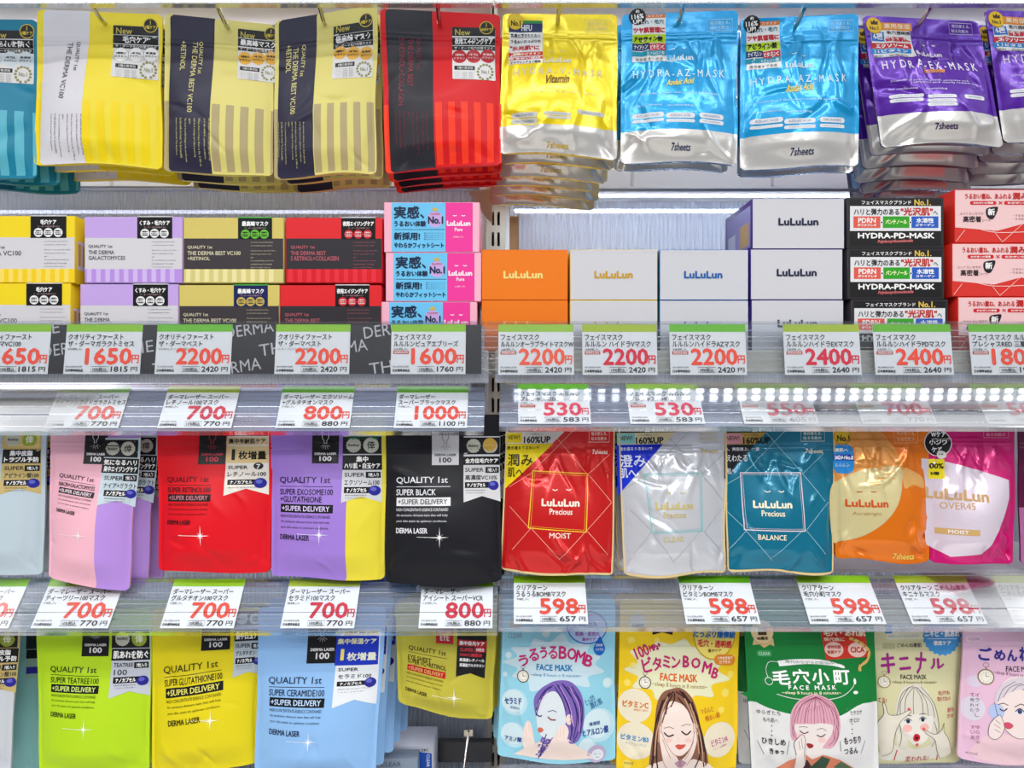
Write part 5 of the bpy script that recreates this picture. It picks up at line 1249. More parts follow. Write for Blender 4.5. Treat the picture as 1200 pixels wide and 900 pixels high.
def bubble(sh, mb, cx, cy, r, t, sub, col, c2='#e8eef0', rot=0.0):
    sh.disc(mb, cx, cy, r, M(c2, 'label'), 2); w = 2.9 * len(t) / 2 + 2
    sh.text(mb, t, cx - w, cy - 5, cx + w, cy + 2.5, M(col, 'label'), 0.3, 6, rot); sh.text(mb, sub, cx - w * 0.7, cy + 4.5, cx + w * 0.7, cy + 7, M(col, 'label'), 0, 6, rot)


def arch(sh, mb, items, m, bold):
    for t, x0, y0, x1, y1, r in items: sh.text(mb, t, x0, y0, x1, y1, m, bold, 7, r)


def lid(sh, mb, pts, m, w=1.3): sh.line(mb, spline(pts, False, 5), w, m, 8)


SLEEP = '~sleep 8 hours in 8 minutes~'
# pale blue bag
p = Pouch((590, 702), (721, 702), (721, 893), (583, 888), 0.080, '#92cfe2', 'matte', 0.018, 71, None, yb=0.062, edge='#7cc4dc')
sh, mb = p.sh, p.b
splash(sh, mb, 650, 778, 50, 26, M('#c6dde6', 'label'), 3); MG = M('#c01c68', 'label')
for x, y, r in ((603, 823, 15), (602, 862, 15), (702, 850, 19), (688, 875, 10), (640, 742, 5), (596, 768, 4), (712, 800, 6), (592, 790, 3)): sh.disc(mb, x, y, r, M('#b8dce8', 'label'), 1); sh.disc(mb, x - r * 0.1, y - r * 0.1, r * 0.85, M('#cfe4ea', 'label'), 2)
arch(sh, mb, [('う', 608, 768, 619, 780, -0.3), ('る', 620, 761, 631, 774, -0.2), ('う', 633, 759, 641, 771, -0.08), ('る', 643, 758, 653, 771, 0), ('B', 655, 758, 664, 771, 0.05), ('O', 665, 760, 675, 772, 0.12), ('M', 675, 763, 685, 776, 0.22), ('B', 685, 768, 694, 780, 0.32)], MG, 0.5)
sh.text(mb, 'FACE MASK', 629, 779, 671, 785.5, M('#1878b0', 'label'), 0.3, 6); sh.text(mb, SLEEP, 622, 789.5, 682, 794, M('#4a80b0', 'label'), 0, 6)
clock(sh, mb, 613, 792.5, 7)
HP, HD = M('#7a62b0', 'label'), M('#352a6c', 'label')
sh.poly(mb, spline([(640, 806), (652, 801), (668, 802), (680, 814), (684, 832), (683, 850), (678, 866), (668, 870), (660, 858), (650, 862), (640, 880), (632, 890), (628, 880), (636, 864), (634, 850), (628, 838), (626, 822), (632, 812)], True, 4), HP, 3)
sh.poly(mb, spline([(640, 815), (650, 812), (658, 822), (662, 836), (662, 848), (654, 858), (645, 864), (636, 862), (632, 856), (630, 848), (629, 838), (630, 826)], True, 4), M('#d8e0e4', 'label'), 4)
sh.poly(mb, [(604, 890), (622, 876), (640, 866), (655, 858), (668, 868), (684, 880), (700, 891)], SKIN, 3)
sh.poly(mb, spline([(614, 876), (613, 860), (616, 848), (620, 846), (623, 852), (626, 866), (630, 880), (622, 886)], True, 4), SKIN, 5); sh.poly(mb, spline([(650, 876), (651, 862), (656, 852), (662, 850), (666, 858), (662, 872), (656, 884)], True, 4), SKIN, 5)
for a in ((616, 849), (619, 846), (622, 850)): sh.line(mb, [a, (a[0] + 1.5, a[1] + 12)], 0.4, SKIN2, 6)
for a in ((653, 855), (657, 852), (661, 852)): sh.line(mb, [a, (a[0] - 1, a[1] + 12)], 0.4, SKIN2, 6)
sh.disc(mb, 667, 843, 4, SKIN, 6, ry=6); sh.line(mb, [(667, 839), (669, 843), (666, 847)], 0.5, SKIN2, 7)
strands(sh, mb, [[(646, 806), (638, 812), (632, 826), (629, 838)], [(654, 805), (662, 820), (668, 836), (670, 860)], [(660, 804), (670, 818), (676, 840), (672, 864)], [(650, 806), (658, 818), (663, 832)], [(664, 806), (678, 820), (681, 845)], [(644, 866), (638, 876), (632, 888)], [(648, 804), (640, 808), (633, 818), (629, 832)], [(670, 806), (682, 828), (680, 858)], [(658, 803), (674, 826), (678, 852), (672, 868)], [(652, 804), (665, 824), (671, 846), (668, 866)], [(640, 860), (636, 872), (634, 886)]], HD, 1.1)
strands(sh, mb, [[(656, 806), (667, 826), (672, 850)], [(642, 810), (635, 820), (631, 832)], [(668, 808), (679, 830), (678, 856)]], M('#d098d8', 'label'), 0.8, 7)
lid(sh, mb, [(629, 837), (632, 839), (635, 838)], HD); lid(sh, mb, [(642, 840), (646, 843), (651, 843)], M('#8c3c40', 'label'), 1.6)
sh.line(mb, [(642, 834), (648, 832), (652, 834)], 0.8, HD, 7); sh.poly(mb, spline([(631, 853), (634, 852.5), (637, 855), (634, 858), (631, 857)], True, 3), M('#d06848', 'label'), 7)
sh.text(mb, 'セラミド', 592, 818, 611, 825, M('#204890', 'label'), 0.3, 6, -0.1); sh.text(mb, '保湿成分', 598, 828, 609, 831, M('#204890', 'label'), 0, 6)
sh.text(mb, 'アミノ酸', 592, 863, 611, 869, M('#204890', 'label'), 0.2, 6); sh.text(mb, '浸透型', 690, 846, 703, 850, M('#204890', 'label'), 0.1, 6, -0.12); sh.text(mb, 'ヒアルロン酸', 683, 853, 713, 861, M('#204890', 'label'), 0.25, 6, -0.1)
sh.text(mb, 'とっぷり', 685, 817, 697, 824, M('#3870a0', 'label'), 0.1, 6, -0.5); sh.text(mb, '潤む肌', 691, 821, 706, 828, M('#3870a0', 'label'), 0.1, 6, -0.4)
sh.disc(mb, 699, 883, 11, M('#b8a8c8', 'label'), 3); sh.disc(mb, 700, 884, 7, M('#dce2e8', 'label'), 4); sh.line(mb, [(696, 883), (699, 883.5)], 0.5, HD, 5); sh.line(mb, [(702, 883), (704, 883)], 0.5, HD, 5); sh.line(mb, [(698, 887), (702, 887)], 0.5, HD, 5)
m2 = p.sticker(); sh.disc(m2, 688, 735, 24, M('#3868b8', 'label'), 3, ry=19); sh.disc(m2, 688, 735, 22.5, M('#b0c4e8', 'label'), 4, ry=17.5); sh.text(m2, 'クリニカル', 671, 728, 700, 734, M('#2050a8', 'label'), 0.3, 7); sh.text(m2, '乾燥・肌荒れ', 674, 740, 703, 745, M('#9058a0', 'label'), 0.15, 7); sh.text(m2, '集中ケア', 682, 747, 698, 751, M('#9058a0', 'label'), 0.15, 7)
sh.poly(m2, spline([(703, 746), (707, 754), (709, 760), (705, 766), (699, 766), (695, 760), (698, 753)], True, 4), M('#1460b8', 'label'), 6); sh.text(m2, '高純度', 698, 754, 706, 757, WHT, 0, 8); sh.text(m2, 'ミネラル', 697.5, 759, 707, 762, WHT, 0, 8)
sh.disc(mb, 604, 731, 8, M('#c8a878', 'label'), 4, star=0.12); sh.text(mb, 'CLEAR', 595, 742, 612, 748, M('#8898a8', 'label'), 0, 5)
p.done('pale blue bag with a purple haired face drawing', CG, step(2, -0.004, 0.027, 0.0, 0.002, 15), 'pale blue illustrated bag')

# yellow bag
p = Pouch((727, 702), (868, 702), (862, 908), (722, 908), 0.078, '#efc81c', 'matte', 0.018, 72, None, yb=0.060, edge='#e0b818')
sh, mb = p.sh, p.b
splash(sh, mb, 794, 786, 50, 30, M('#e4e2bc', 'label'), 8)
for x, y, r in ((750, 765, 5), (742, 780, 4), (735, 800, 4), (856, 790, 4), (850, 812, 5), (845, 832, 4), (740, 750, 4), (770, 750, 3), (832, 760, 4), (858, 770, 3), (735, 895, 5)): sh.disc(mb, x, y, r, M('#f4da60', 'label'), 1)
for x, y, r in ((744, 827, 19), (745, 868, 21), (843, 867, 20)): sh.disc(mb, x, y, r, M('#eadfc4', 'label'), 2)
arch(sh, mb, [('100', 744, 757, 760, 770, -0.4), ('MPa*', 761, 755, 774, 762, -0.25)], MG, 0.4)
arch(sh, mb, [('ビ', 753, 771, 764, 787, -0.25), ('タ', 765, 771, 775, 785, -0.15), ('ミ', 777, 769, 785, 782, 0), ('ン', 787, 770, 797, 782, 0), ('B', 800, 769, 807, 781, 0.05), ('O', 810, 771, 820, 782, 0.1), ('M', 823, 776, 833, 788, 0.25), ('B', 834, 783, 841, 794, 0.35)], MG, 0.5)
sh.text(mb, 'FACE MASK', 774, 790, 817, 798, M('#d86418', 'label'), 0.3, 6, 0.03); sh.text(mb, SLEEP, 765, 801, 829, 807, M('#a08040', 'label'), 0, 6, 0.05); clock(sh, mb, 756, 800, 7)
HB, HK, HL = M('#8a5c48', 'label'), M('#34201c', 'label'), M('#c8987c', 'label')
sh.poly(mb, spline([(786, 811), (798, 810), (810, 820), (817, 838), (822, 862), (830, 884), (832, 904), (815, 906), (770, 906), (764, 900), (764, 880), (768, 852), (770, 830), (776, 816)], True, 4), HB, 3)
sh.poly(mb, [(752, 905), (762, 895), (780, 888), (795, 892), (812, 888), (832, 896), (842, 905)], SKIN, 4)
sh.poly(mb, spline([(787, 824), (800, 828), (810, 840), (814, 856), (810, 872), (804, 880), (797, 884), (788, 880), (780, 870), (775, 856), (776, 840), (781, 830)], True, 4), SKIN, 5)
sh.poly(mb, spline([(774, 852), (778, 862), (784, 876), (794, 888), (796, 900), (786, 906), (778, 892), (774, 874), (771, 860)], True, 4), SKIN, 6); sh.poly(mb, spline([(815, 846), (817, 860), (814, 878), (808, 894), (800, 906), (797, 894), (804, 884), (810, 872), (813, 858)], True, 4), SKIN, 6)
OUT = M('#a87060', 'label')
for ln in ([(775, 858), (780, 870), (788, 882), (796, 887), (797, 900)], [(813, 858), (810, 872), (804, 884), (798, 892), (801, 905)], [(772, 856), (773, 874), (778, 893), (785, 905)], [(817, 850), (817, 864), (813, 882), (806, 898)], [(776, 866), (781, 878), (786, 888)], [(812, 868), (808, 880), (803, 890)], [(788, 826), (780, 834), (776, 846), (775, 858)], [(804, 830), (811, 842), (813, 858)]): sh.line(mb, spline(ln, False, 4), 0.55, OUT, 8)
sh.poly(mb, [(790, 893), (797, 888), (804, 893), (800, 900), (795, 900)], M('#b890a8', 'label'), 7)
strands(sh, mb, [[(788, 813), (778, 826), (772, 850), (768, 880), (766, 900)], [(784, 814), (774, 832), (770, 860), (771, 890)], [(792, 813), (806, 824), (814, 846), (822, 876), (828, 900)], [(796, 812), (812, 830), (818, 856), (822, 890)], [(786, 818), (780, 832), (776, 846)], [(794, 818), (806, 832), (812, 846)], [(800, 813), (816, 838), (826, 880)], [(788, 815), (783, 824), (780, 836)], [(776, 822), (768, 850), (765, 896)], [(810, 824), (824, 866), (830, 898)], [(790, 812), (790, 820), (786, 828)], [(798, 811), (808, 822), (812, 832)], [(770, 862), (769, 884), (772, 902)], [(820, 866), (820, 886), (816, 902)]], HK, 1.5)
strands(sh, mb, [[(782, 818), (774, 840), (772, 868)], [(802, 820), (814, 848), (820, 882)], [(778, 826), (770, 856), (768, 884)], [(808, 826), (820, 862), (826, 894)]], HL, 1.4, 7)
lid(sh, mb, [(778, 858), (783, 862), (789, 860)], HK, 1.6); lid(sh, mb, [(798, 856), (804, 860), (809, 856)], HK, 1.6); sh.line(mb, [(778, 853), (784, 851), (789, 853)], 0.7, HB, 8); sh.line(mb, [(798, 850), (804, 848), (809, 849)], 0.7, HB, 8)
sh.line(mb, [(794, 862), (795.5, 867), (793.5, 868)], 0.4, SKIN2, 8); sh.poly(mb, spline([(791, 873), (795, 871.5), (797, 872), (803, 872), (800, 876), (796, 877.5), (793, 876)], True, 3), M('#d0584c', 'label'), 8)
for cx in (783, 806): sh.disc(mb, cx, 867, 4, M('#eec8bc', 'label'), 6, ry=2.6)
sh.text(mb, 'ビタミンC', 731, 822, 759, 829, M('#d87820', 'label'), 0.3, 6); sh.text(mb, '透明感うるおい', 743, 831, 759, 833.5, M('#d87820', 'label'), 0, 6); sh.text(mb, 'ビタミンB3', 729, 862, 759, 868, M('#3890c8', 'label'), 0.3, 6); sh.text(mb, 'ナイアシンアミド', 734, 871, 757, 874, M('#7898b0', 'label'), 0, 6)
sh.text(mb, 'ビタミンA', 833, 864, 853, 872, M('#c868a0', 'label'), 0.2, 6, -0.25); sh.text(mb, 'レチノール誘導体', 835, 874, 852, 877, M('#c868a0', 'label'), 0, 6, -0.25); sh.text(mb, 'つるんと', 820, 829, 836, 835, M('#c08030', 'label'), 0.1, 6, -0.15); sh.text(mb, '明るい肌', 826, 837, 844, 843, M('#d07028', 'label'), 0.1, 6, -0.2); sh.text(mb, 'KOSÉ', 732, 892, 742, 895, M('#606040', 'label'), 0, 6)
m2 = p.sticker(); sh.disc(m2, 837, 744, 25, M('#c8a018', 'label'), 3, ry=28); sh.disc(m2, 837, 744, 23.5, M('#f0dc70', 'label'), 4, ry=26.5); sh.text(m2, 'たっぷり爆弾級', 812, 738, 861, 747, M('#1868b8', 'label'), 0.4, 7, 0.03); sh.text(m2, '毛穴・透明感', 817, 750, 857, 758, M('#d02838', 'label'), 0.3, 7, 0.06); sh.text(m2, '集中ケア', 829, 760, 845, 764, M('#805020', 'label'), 0.1, 7)
sh.rect(m2, 836, 767, 862, 779, M('#e08828', 'label'), 7, 0.08, 6); sh.text(m2, 'ツヤめきあり', 840, 769, 858, 772.5, M('#fff0d8', 'label'), 0.1, 9); sh.text(m2, 'カプセル', 842, 773.5, 856, 777, M('#fff0d8', 'label'), 0.1, 9)
m2 = p.sticker(); sh.disc(m2, 747, 729, 11, M('#d8c8a0', 'label'), 3, star=0.1); sh.text(m2, '40周年', 740, 731, 755, 735, M('#483818', 'label'), 0.1, 7); sh.poly(m2, [(764, 738), (776, 735), (789, 738), (788, 744), (776, 741), (765, 744)], M('#201c18', 'label'), 3)
p.done('yellow bag with a brown haired face drawing, hands on cheeks', CG, step(1, -0.004, 0.027, 0.001, 0.001, 16), 'yellow illustrated bag')

# green bag
p = Pouch((870, 704), (1024, 704), (1030, 908), (881, 908), 0.070, '#e0dfde', 'matte', 0.019, 73, None, yb=0.056, edge='#0c5c28', pinch=0.006)
sh, mb = p.sh, p.b; GR = p.m('#0b7a34'); PKH = M('#dca4b4', 'label'); DKR = M('#8c4460', 'label'); INK = M('#28222a', 'label')
sh.band(mb, 0, 0, 1, 0.58, GR, 0); sh.poly(mb, spline([(884, 815), (1018, 815), (1020, 824), (1005, 829), (985, 838), (965, 839), (930, 837), (905, 832), (892, 827), (884, 823)], True, 3), GR, 1)
sh.text(mb, '毛', 906, 786, 925, 801, WHT, 0.55, 6); sh.text(mb, '穴', 929, 785, 948, 800, WHT, 0.55, 6); sh.text(mb, '小', 952, 785, 971, 801, WHT, 0.55, 6); sh.text(mb, '町', 977, 786, 995, 801, WHT, 0.55, 6)
sh.text(mb, 'F A C E   M A S K', 925, 803.5, 979, 808, WHT, 0.2, 6); sh.text(mb, SLEEP, 918, 810.5, 985, 814.5, M('#e8e0c0', 'label'), 0.1, 6)
sh.poly(mb, spline([(912, 775), (930, 773), (960, 773), (986, 779), (988, 783), (975, 780), (945, 778), (914, 781)], False, 3), WHT, 3); sh.text(mb, '時代のながらの肌悩みへ', 921, 774.5, 982, 778, M('#206838', 'label'), 0, 6, 0.03)
sh.line(mb, spline([(912, 814), (930, 818), (960, 819), (985, 816), (1000, 806), (1002, 798)], False, 5), 0.6, WHT, 4); sh.disc(mb, 1001, 798, 1.6, WHT, 4, ry=3.4); sh.disc(mb, 1002, 811, 3, WHT, 4, ry=1.8); sh.line(mb, spline([(912, 776), (902, 776), (898, 784), (900, 794)], False, 5), 0.5, WHT, 4); sh.line(mb, [(901 + 4 * math.cos(a), 798 + 4 * math.sin(a)) for a in np.linspace(0, 6.2, 14)], 0.6, WHT, 4)
sh.poly(mb, [(904, 906), (928, 890), (938, 884), (958, 882), (968, 884), (984, 890), (1002, 902), (1004, 907)], M('#d88060', 'label'), 3); sh.poly(mb, [(962, 884), (972, 888), (968, 902), (956, 907), (944, 907)], M('#38503c', 'label'), 4); sh.poly(mb, [(934, 884), (946, 890), (956, 907), (940, 907)], M('#40242c', 'label'), 4); sh.poly(mb, [(984, 890), (1000, 901), (990, 906), (976, 898)], M('#50684c', 'label'), 4)
sh.poly(mb, spline([(955, 816), (940, 822), (930, 834), (927, 850), (928, 866), (936, 868), (964, 875), (974, 874), (982, 862), (984, 842), (978, 826), (966, 818)], True, 4), PKH, 5)
sh.poly(mb, spline([(933, 850), (936, 864), (944, 876), (952, 880), (960, 878), (968, 868), (975, 858), (974, 846), (955, 849)], True, 4), M('#e8ddd8', 'label'), 6); sh.poly(mb, [(948, 876), (964, 872), (964, 884), (952, 890), (944, 884)], M('#e8ddd8', 'label'), 5)
sh.poly(mb, spline([(928, 846), (936, 848), (956, 846), (972, 848), (980, 852), (983, 842), (976, 828), (962, 820), (946, 822), (933, 834)], True, 4), PKH, 7)
strands(sh, mb, [[(955, 818), (940, 826), (933, 846)], [(956, 818), (946, 830), (942, 847)], [(957, 818), (954, 832), (953, 846)], [(958, 818), (964, 832), (964, 847)], [(959, 818), (974, 832), (976, 849)], [(930, 850), (929, 860), (934, 866)], [(980, 850), (982, 862), (976, 872)], [(976, 856), (977, 866), (970, 873)], [(950, 820), (937, 830), (930, 846)], [(962, 819), (978, 834), (981, 850)]], DKR, 0.55, 8)
strands(sh, mb, [[(957, 817), (957 + (x - 957) * 0.7, 827), (x, 846)] for x in range(933, 982, 4)] + [[(955, 816.5), (938, 825), (928.5 + k, 842), (929 + k, 862)] for k in (0, 2)] + [[(960, 817), (976, 826), (982 - k, 844), (979 - k, 866)] for k in (0, 2.5)], DKR, 0.4, 8)
lid(sh, mb, [(937, 856), (942, 859), (947, 857)], INK, 1.1); lid(sh, mb, [(957, 861), (962, 863), (967, 860)], INK, 1.1); sh.line(mb, [(936, 852), (942, 851), (946, 852)], 0.5, INK, 8); sh.line(mb, [(957, 855), (963, 853), (968, 856)], 0.5, INK, 8)
for cx, cy in ((938, 862), (963, 867)): sh.disc(mb, cx, cy, 4.5, M('#ecc4c0', 'label'), 7, ry=3)
sh.poly(mb, spline([(945, 871.5), (949, 871), (953, 873), (951, 876), (947, 876)], True, 3), M('#98242c', 'label'), 9)
sh.poly(mb, spline([(933, 884), (932, 872), (937, 864), (941, 861), (944, 868), (943, 880), (944, 896), (938, 906), (932, 902)], True, 4), M('#e8ddd8', 'label'), 9); sh.line(mb, spline([(933, 884), (931, 872), (936, 865), (941, 861), (944, 868), (942, 882), (944, 898)], False, 4), 0.5, INK, 10); sh.line(mb, [(936, 868), (937, 878)], 0.4, INK, 10); sh.line(mb, [(939, 865), (940, 877)], 0.4, INK, 10)
for t, x0, y0, x1, y1 in (('ゆらぎたち', 888, 832, 913, 837), ('もち肌へ', 895, 841, 911, 846), ('ひきしめ', 894, 865, 919, 872), ('きゅっ', 902, 877, 918, 883), ('カサカサ', 995, 832, 1010, 837), ('ボロ?', 994, 841, 1007, 846), ('もっちり', 988, 863, 1009, 871), ('つるん', 988, 876, 1006, 883)): sh.text(mb, t, x0, y0, x1, y1, INK, 0.2 if x1 - x0 > 15.5 and y0 > 860 else 0, 6)
for a, b in (((888, 868), (894, 882)), ((925, 868), (922, 884)), ((984, 868), (985, 880)), ((1014, 868), (1008, 882))): sh.line(mb, [a, b], 0.5, INK, 5)
for y in (850, 856, 861): sh.disc(mb, 904, y, 0.7, INK, 5, n=8); sh.disc(mb, 998, y - 2, 0.7, INK, 5, n=8)
sh.rect(mb, 887, 762, 904, 769, M('#3c9858', 'label'), 2, r=3); sh.text(mb, 'CLEAR', 889, 764, 902, 767.5, M('#c8e8d0', 'label'), 0, 4)
m2 = p.sticker(); sh.poly(m2, [(962, 735), (1014, 735), (1016, 769), (966, 772)], M('#cc3426', 'label'), 3); sh.text(m2, '毛穴・あれ肌', 965, 738, 1013, 745, M('#f4e4c8', 'label'), 0.3, 7); sh.text(m2, '現代娘に', 965, 747, 989, 751, M('#f4e4c8', 'label'), 0.1, 7)
for cx, t, u in ((977, '植物発酵', '角質ケア'), (1004, 'CICA', '')):
    sh.disc(m2, cx, 761, 11, M('#ecc4b8', 'label'), 5, ry=8.5)
    if u: sh.text(m2, t, cx - 8, 756, cx + 8, 760, M('#b03028', 'label'), 0.1, 8); sh.text(m2, u, cx - 8, 762, cx + 8, 766, M('#b03028', 'label'), 0.1, 8)
    else: sh.text(m2, t, cx - 8, 758, cx + 8, 764, M('#b03028', 'label'), 0.3, 8)
sh.line(m2, spline([(996, 748), (1004, 751), (1012, 756), (1018, 764), (1014, 774), (1006, 779), (1005, 785)], False, 5), 3.4, M('#d8b060', 'label'), 8)
for a in ((1000, 749), (1006, 752), (1012, 757), (1016, 763), (1014, 771), (1008, 777)): sh.line(m2, [(a[0] - 1.4, a[1] + 1.4), (a[0] + 1.4, a[1] - 1.4)], 0.8, INK, 9)
m2 = p.sticker(); sh.poly(m2, [(884, 748), (906, 748), (907, 757), (902, 755), (895, 759), (890, 755), (882, 756)], M('#d8b880', 'label'), 3); sh.disc(m2, 893, 740, 13, M('#e4c898', 'label'), 4); sh.text(m2, '40周年', 887, 746, 900, 750, M('#48341c', 'label'), 0.2, 7); sh.rect(m2, 888, 735, 898, 744, M('#48341c', 'label'), 6)
p.done('green and white bag with a pink haired face drawing', CG, step(2, -0.010, 0.027, 0.003, 0.001, 17), 'green illustrated bag')

# cream bag
p = Pouch((1016, 704), (1128, 704), (1124, 893), (1016, 894), 0.088, '#d8d3a6', 'matte', 0.014, 74, None, yb=0.078)
sh, mb = p.sh, p.b; PL = M('#a02884', 'label'); SK = M('#e4dfd0', 'label')
for t, x0, y0, x1, y1, r in (('キ', 1033, 766, 1048, 788, 0.1), ('ニ', 1054, 771, 1066, 784, -0.1), ('ナ', 1073, 765, 1085, 789, 0.1), ('ル', 1090, 772, 1106, 783, 0)): sh.text(mb, t, x0, y0, x1, y1, PL, 0.6, 6, r)
sh.text(mb, 'ごめんね素肌', 1051, 754, 1080, 758.5, M('#505048', 'label'), 0.1, 5); sh.text(mb, 'FACE MASK', 1056, 791, 1086, 796, M('#303028', 'label'), 0.1, 5); sh.text(mb, SLEEP, 1046, 798, 1099, 802, M('#706040', 'label'), 0, 5); clock(sh, mb, 1036, 799, 7, '#a08c50'); sh.rect(mb, 1034, 754, 1049, 760, M('#b8b48c', 'label'), 1, r=2.5)
sh.poly(mb, spline([(1034, 880), (1044, 874), (1058, 872), (1066, 876), (1078, 876), (1092, 872), (1104, 878), (1108, 890), (1036, 891)], True, 3), SK, 2)
sh.poly(mb, spline([(1071, 804), (1060, 808), (1053, 822), (1050, 840), (1051, 858), (1053, 874), (1064, 878), (1066, 860), (1088, 862), (1092, 876), (1100, 868), (1100, 850), (1096, 828), (1088, 812), (1080, 805)], True, 4), M('#dcd6c6', 'label'), 3)
sh.poly(mb, spline([(1056, 838), (1058, 856), (1066, 868), (1074, 873), (1082, 870), (1091, 858), (1092, 838), (1075, 832)], True, 4), M('#e8e2d8', 'label'), 4)
sh.poly(mb, spline([(1054, 836), (1062, 838), (1075, 836), (1088, 838), (1095, 836), (1088, 814), (1074, 806), (1060, 814)], True, 4), M('#dcd6c6', 'label'), 5)
strands(sh, mb, [[(1071, 805), (1058, 814), (1052, 836), (1050, 858)], [(1071, 806), (1062, 818), (1060, 836)], [(1072, 806), (1070, 820), (1070, 836)], [(1073, 806), (1080, 820), (1081, 837)], [(1074, 806), (1090, 822), (1095, 840)], [(1080, 806), (1094, 824), (1100, 846), (1100, 862)], [(1053, 846), (1056, 862), (1054, 874)], [(1094, 846), (1098, 860), (1092, 874)], [(1066, 806), (1056, 822), (1055, 838)], [(1076, 807), (1085, 822), (1087, 838)]], INK, 0.5, 7)
for cx, cy in ((1064, 845), (1081, 843)): sh.disc(mb, cx, cy, 3.6, M('#f0f0f0', 'label'), 6, ry=2.6); sh.disc(mb, cx, cy, 2.3, M('#28304c', 'label'), 7); lid(sh, mb, [(cx - 4.2, cy - 0.5), (cx, cy - 3.2), (cx + 4.2, cy - 0.8)], INK, 0.8); sh.line(mb, [(cx - 4, cy - 6), (cx, cy - 7), (cx + 4, cy - 6.4)], 0.7, INK, 7)
for cx, cy in ((1063, 853), (1083, 852)): sh.disc(mb, cx, cy, 5.5, M('#f0b8b0', 'label'), 5, ry=4)
sh.disc(mb, 1073.5, 864, 4.4, M('#c42030', 'label'), 7, ry=4.2); sh.disc(mb, 1073.5, 864.3, 2.2, M('#501018', 'label'), 8, ry=1.5)
for cx, cy in ((1065, 831), (1082, 854), (1074, 872)): sh.disc(mb, cx, cy, 1.8, M('#e06060', 'label'), 9)
for hand in ([(1030, 864), (1030, 850), (1037, 838), (1036, 826), (1039, 828), (1042, 838), (1052, 838), (1064, 832), (1065, 835), (1054, 846), (1048, 862), (1046, 880), (1036, 886)], [(1118, 882), (1112, 866), (1106, 858), (1106, 848), (1103, 856), (1094, 860), (1083, 855), (1083, 858), (1094, 866), (1098, 878), (1104, 890)]):
    sh.poly(mb, spline(hand, True, 4), M('#e4dccc', 'label'), 8); sh.line(mb, spline(hand, False, 4), 0.5, INK, 9)
sh.line(mb, [(1050, 878), (1048, 891)], 1.2, M('#c84048', 'label'), 6); sh.line(mb, [(1098, 880), (1098, 891)], 1.2, M('#c84048', 'label'), 6)
RD2 = M('#c05858', 'label')
for t, x0, y0, x1, y1 in (('崩れてる?', 1020, 817, 1038, 823), ('赤みも', 1020, 853, 1029, 857), ('毛穴も', 1098, 809, 1113, 814), ('荒れてない?', 1097, 816, 1114, 821), ('黒ずみ', 1109, 829, 1118, 834), ('ざらつき', 1109, 836, 1117, 841), ('変われる!', 1061, 885, 1088, 892)): sh.text(mb, t, x0, y0, x1, y1, RD2, 0.1, 6)
m2 = p.sticker(); sh.disc(m2, 1104, 745, 23, M('#4898d8', 'label'), 3, n=22, star=0.1); sh.text(m2, 'ニキビ・肌あれ', 1084, 739, 1124, 746, WHT, 0.3, 7); sh.line(m2, [(1087, 748.5), (1121, 748.5)], 0.5, WHT, 6); sh.text(m2, '徹底ケア', 1094, 751, 1114, 756, WHT, 0.2, 7)
m2 = p.sticker(); sh.rect(m2, 1039, 731, 1081, 749, M('#e4e2c8', 'label'), 3); sh.rect(m2, 1037, 732, 1045, 742, M('#2878c8', 'label'), 4); sh.text(m2, 'ビタミンナイアシンアミド', 1041, 744, 1077, 747, M('#3878b8', 'label'), 0, 7)
p.done('cream bag with a pouting face drawing and magenta writing', CG, step(1, 0.003, 0.027, 0.001, 0.001, 18), 'cream illustrated bag')

# pink bag
p = Pouch((1130, 704), (1256, 704), (1254, 897), (1122, 888), 0.080, '#e6bcd4', 'matte', 0.018, 75, None, yb=0.062, pinch=0.004)
sh, mb = p.sh, p.b; BR = M('#34308c', 'label'); LP = M('#f0d4e0', 'label')
for t, x0, y0, x1, y1 in (('ご', 1147, 759, 1161, 773), ('め', 1165, 762, 1177, 773), ('ん', 1180, 762, 1191, 774), ('ね', 1194, 759, 1206, 774), ('素肌', 1210, 759, 1238, 774)): sh.text(mb, t, x0, y0, x1, y1, BR, 0.6, 6, 0.05)
sh.text(mb, 'FACE MASK', 1178, 781, 1214, 787, INK, 0.1, 5); sh.text(mb, SLEEP, 1165, 789, 1222, 794, M('#806078', 'label'), 0, 5, 0.08); clock(sh, mb, 1155, 793, 9, '#8c7850'); sh.disc(mb, 1142, 798, 8, M('#dccce0', 'label'), 1, ry=7); sh.disc(mb, 1140, 830, 12, M('#dcd4e0', 'label'), 1, ry=14)
SKP = M('#eedcd8', 'label')
sh.poly(mb, spline([(1150, 893), (1152, 872), (1166, 862), (1180, 862), (1200, 866), (1224, 876), (1230, 894)], True, 3), M('#ecc8d0', 'label'), 3)
sh.poly(mb, spline([(1172, 818), (1176, 806), (1186, 798), (1204, 796), (1222, 806), (1228, 830), (1220, 850), (1208, 862), (1192, 864), (1180, 856), (1174, 846), (1170, 832)], True, 4), SKP, 4)
sh.poly(mb, spline([(1168, 826), (1170, 812), (1178, 802), (1192, 796), (1212, 797), (1228, 812), (1226, 826), (1212, 812), (1198, 808), (1184, 812), (1176, 818)], True, 4), M('#d8ccd4', 'label'), 5)
strands(sh, mb, [[(1170, 822), (1176, 808), (1190, 799)], [(1176, 818), (1184, 806), (1198, 801)], [(1186, 811), (1194, 804), (1208, 802)], [(1198, 809), (1206, 804), (1218, 808)], [(1206, 812), (1216, 812), (1226, 824)]], INK, 0.5, 7)
sh.line(mb, spline([(1168, 826), (1170, 836), (1174, 846), (1180, 856), (1192, 864), (1206, 862)], False, 4), 0.5, INK, 7)
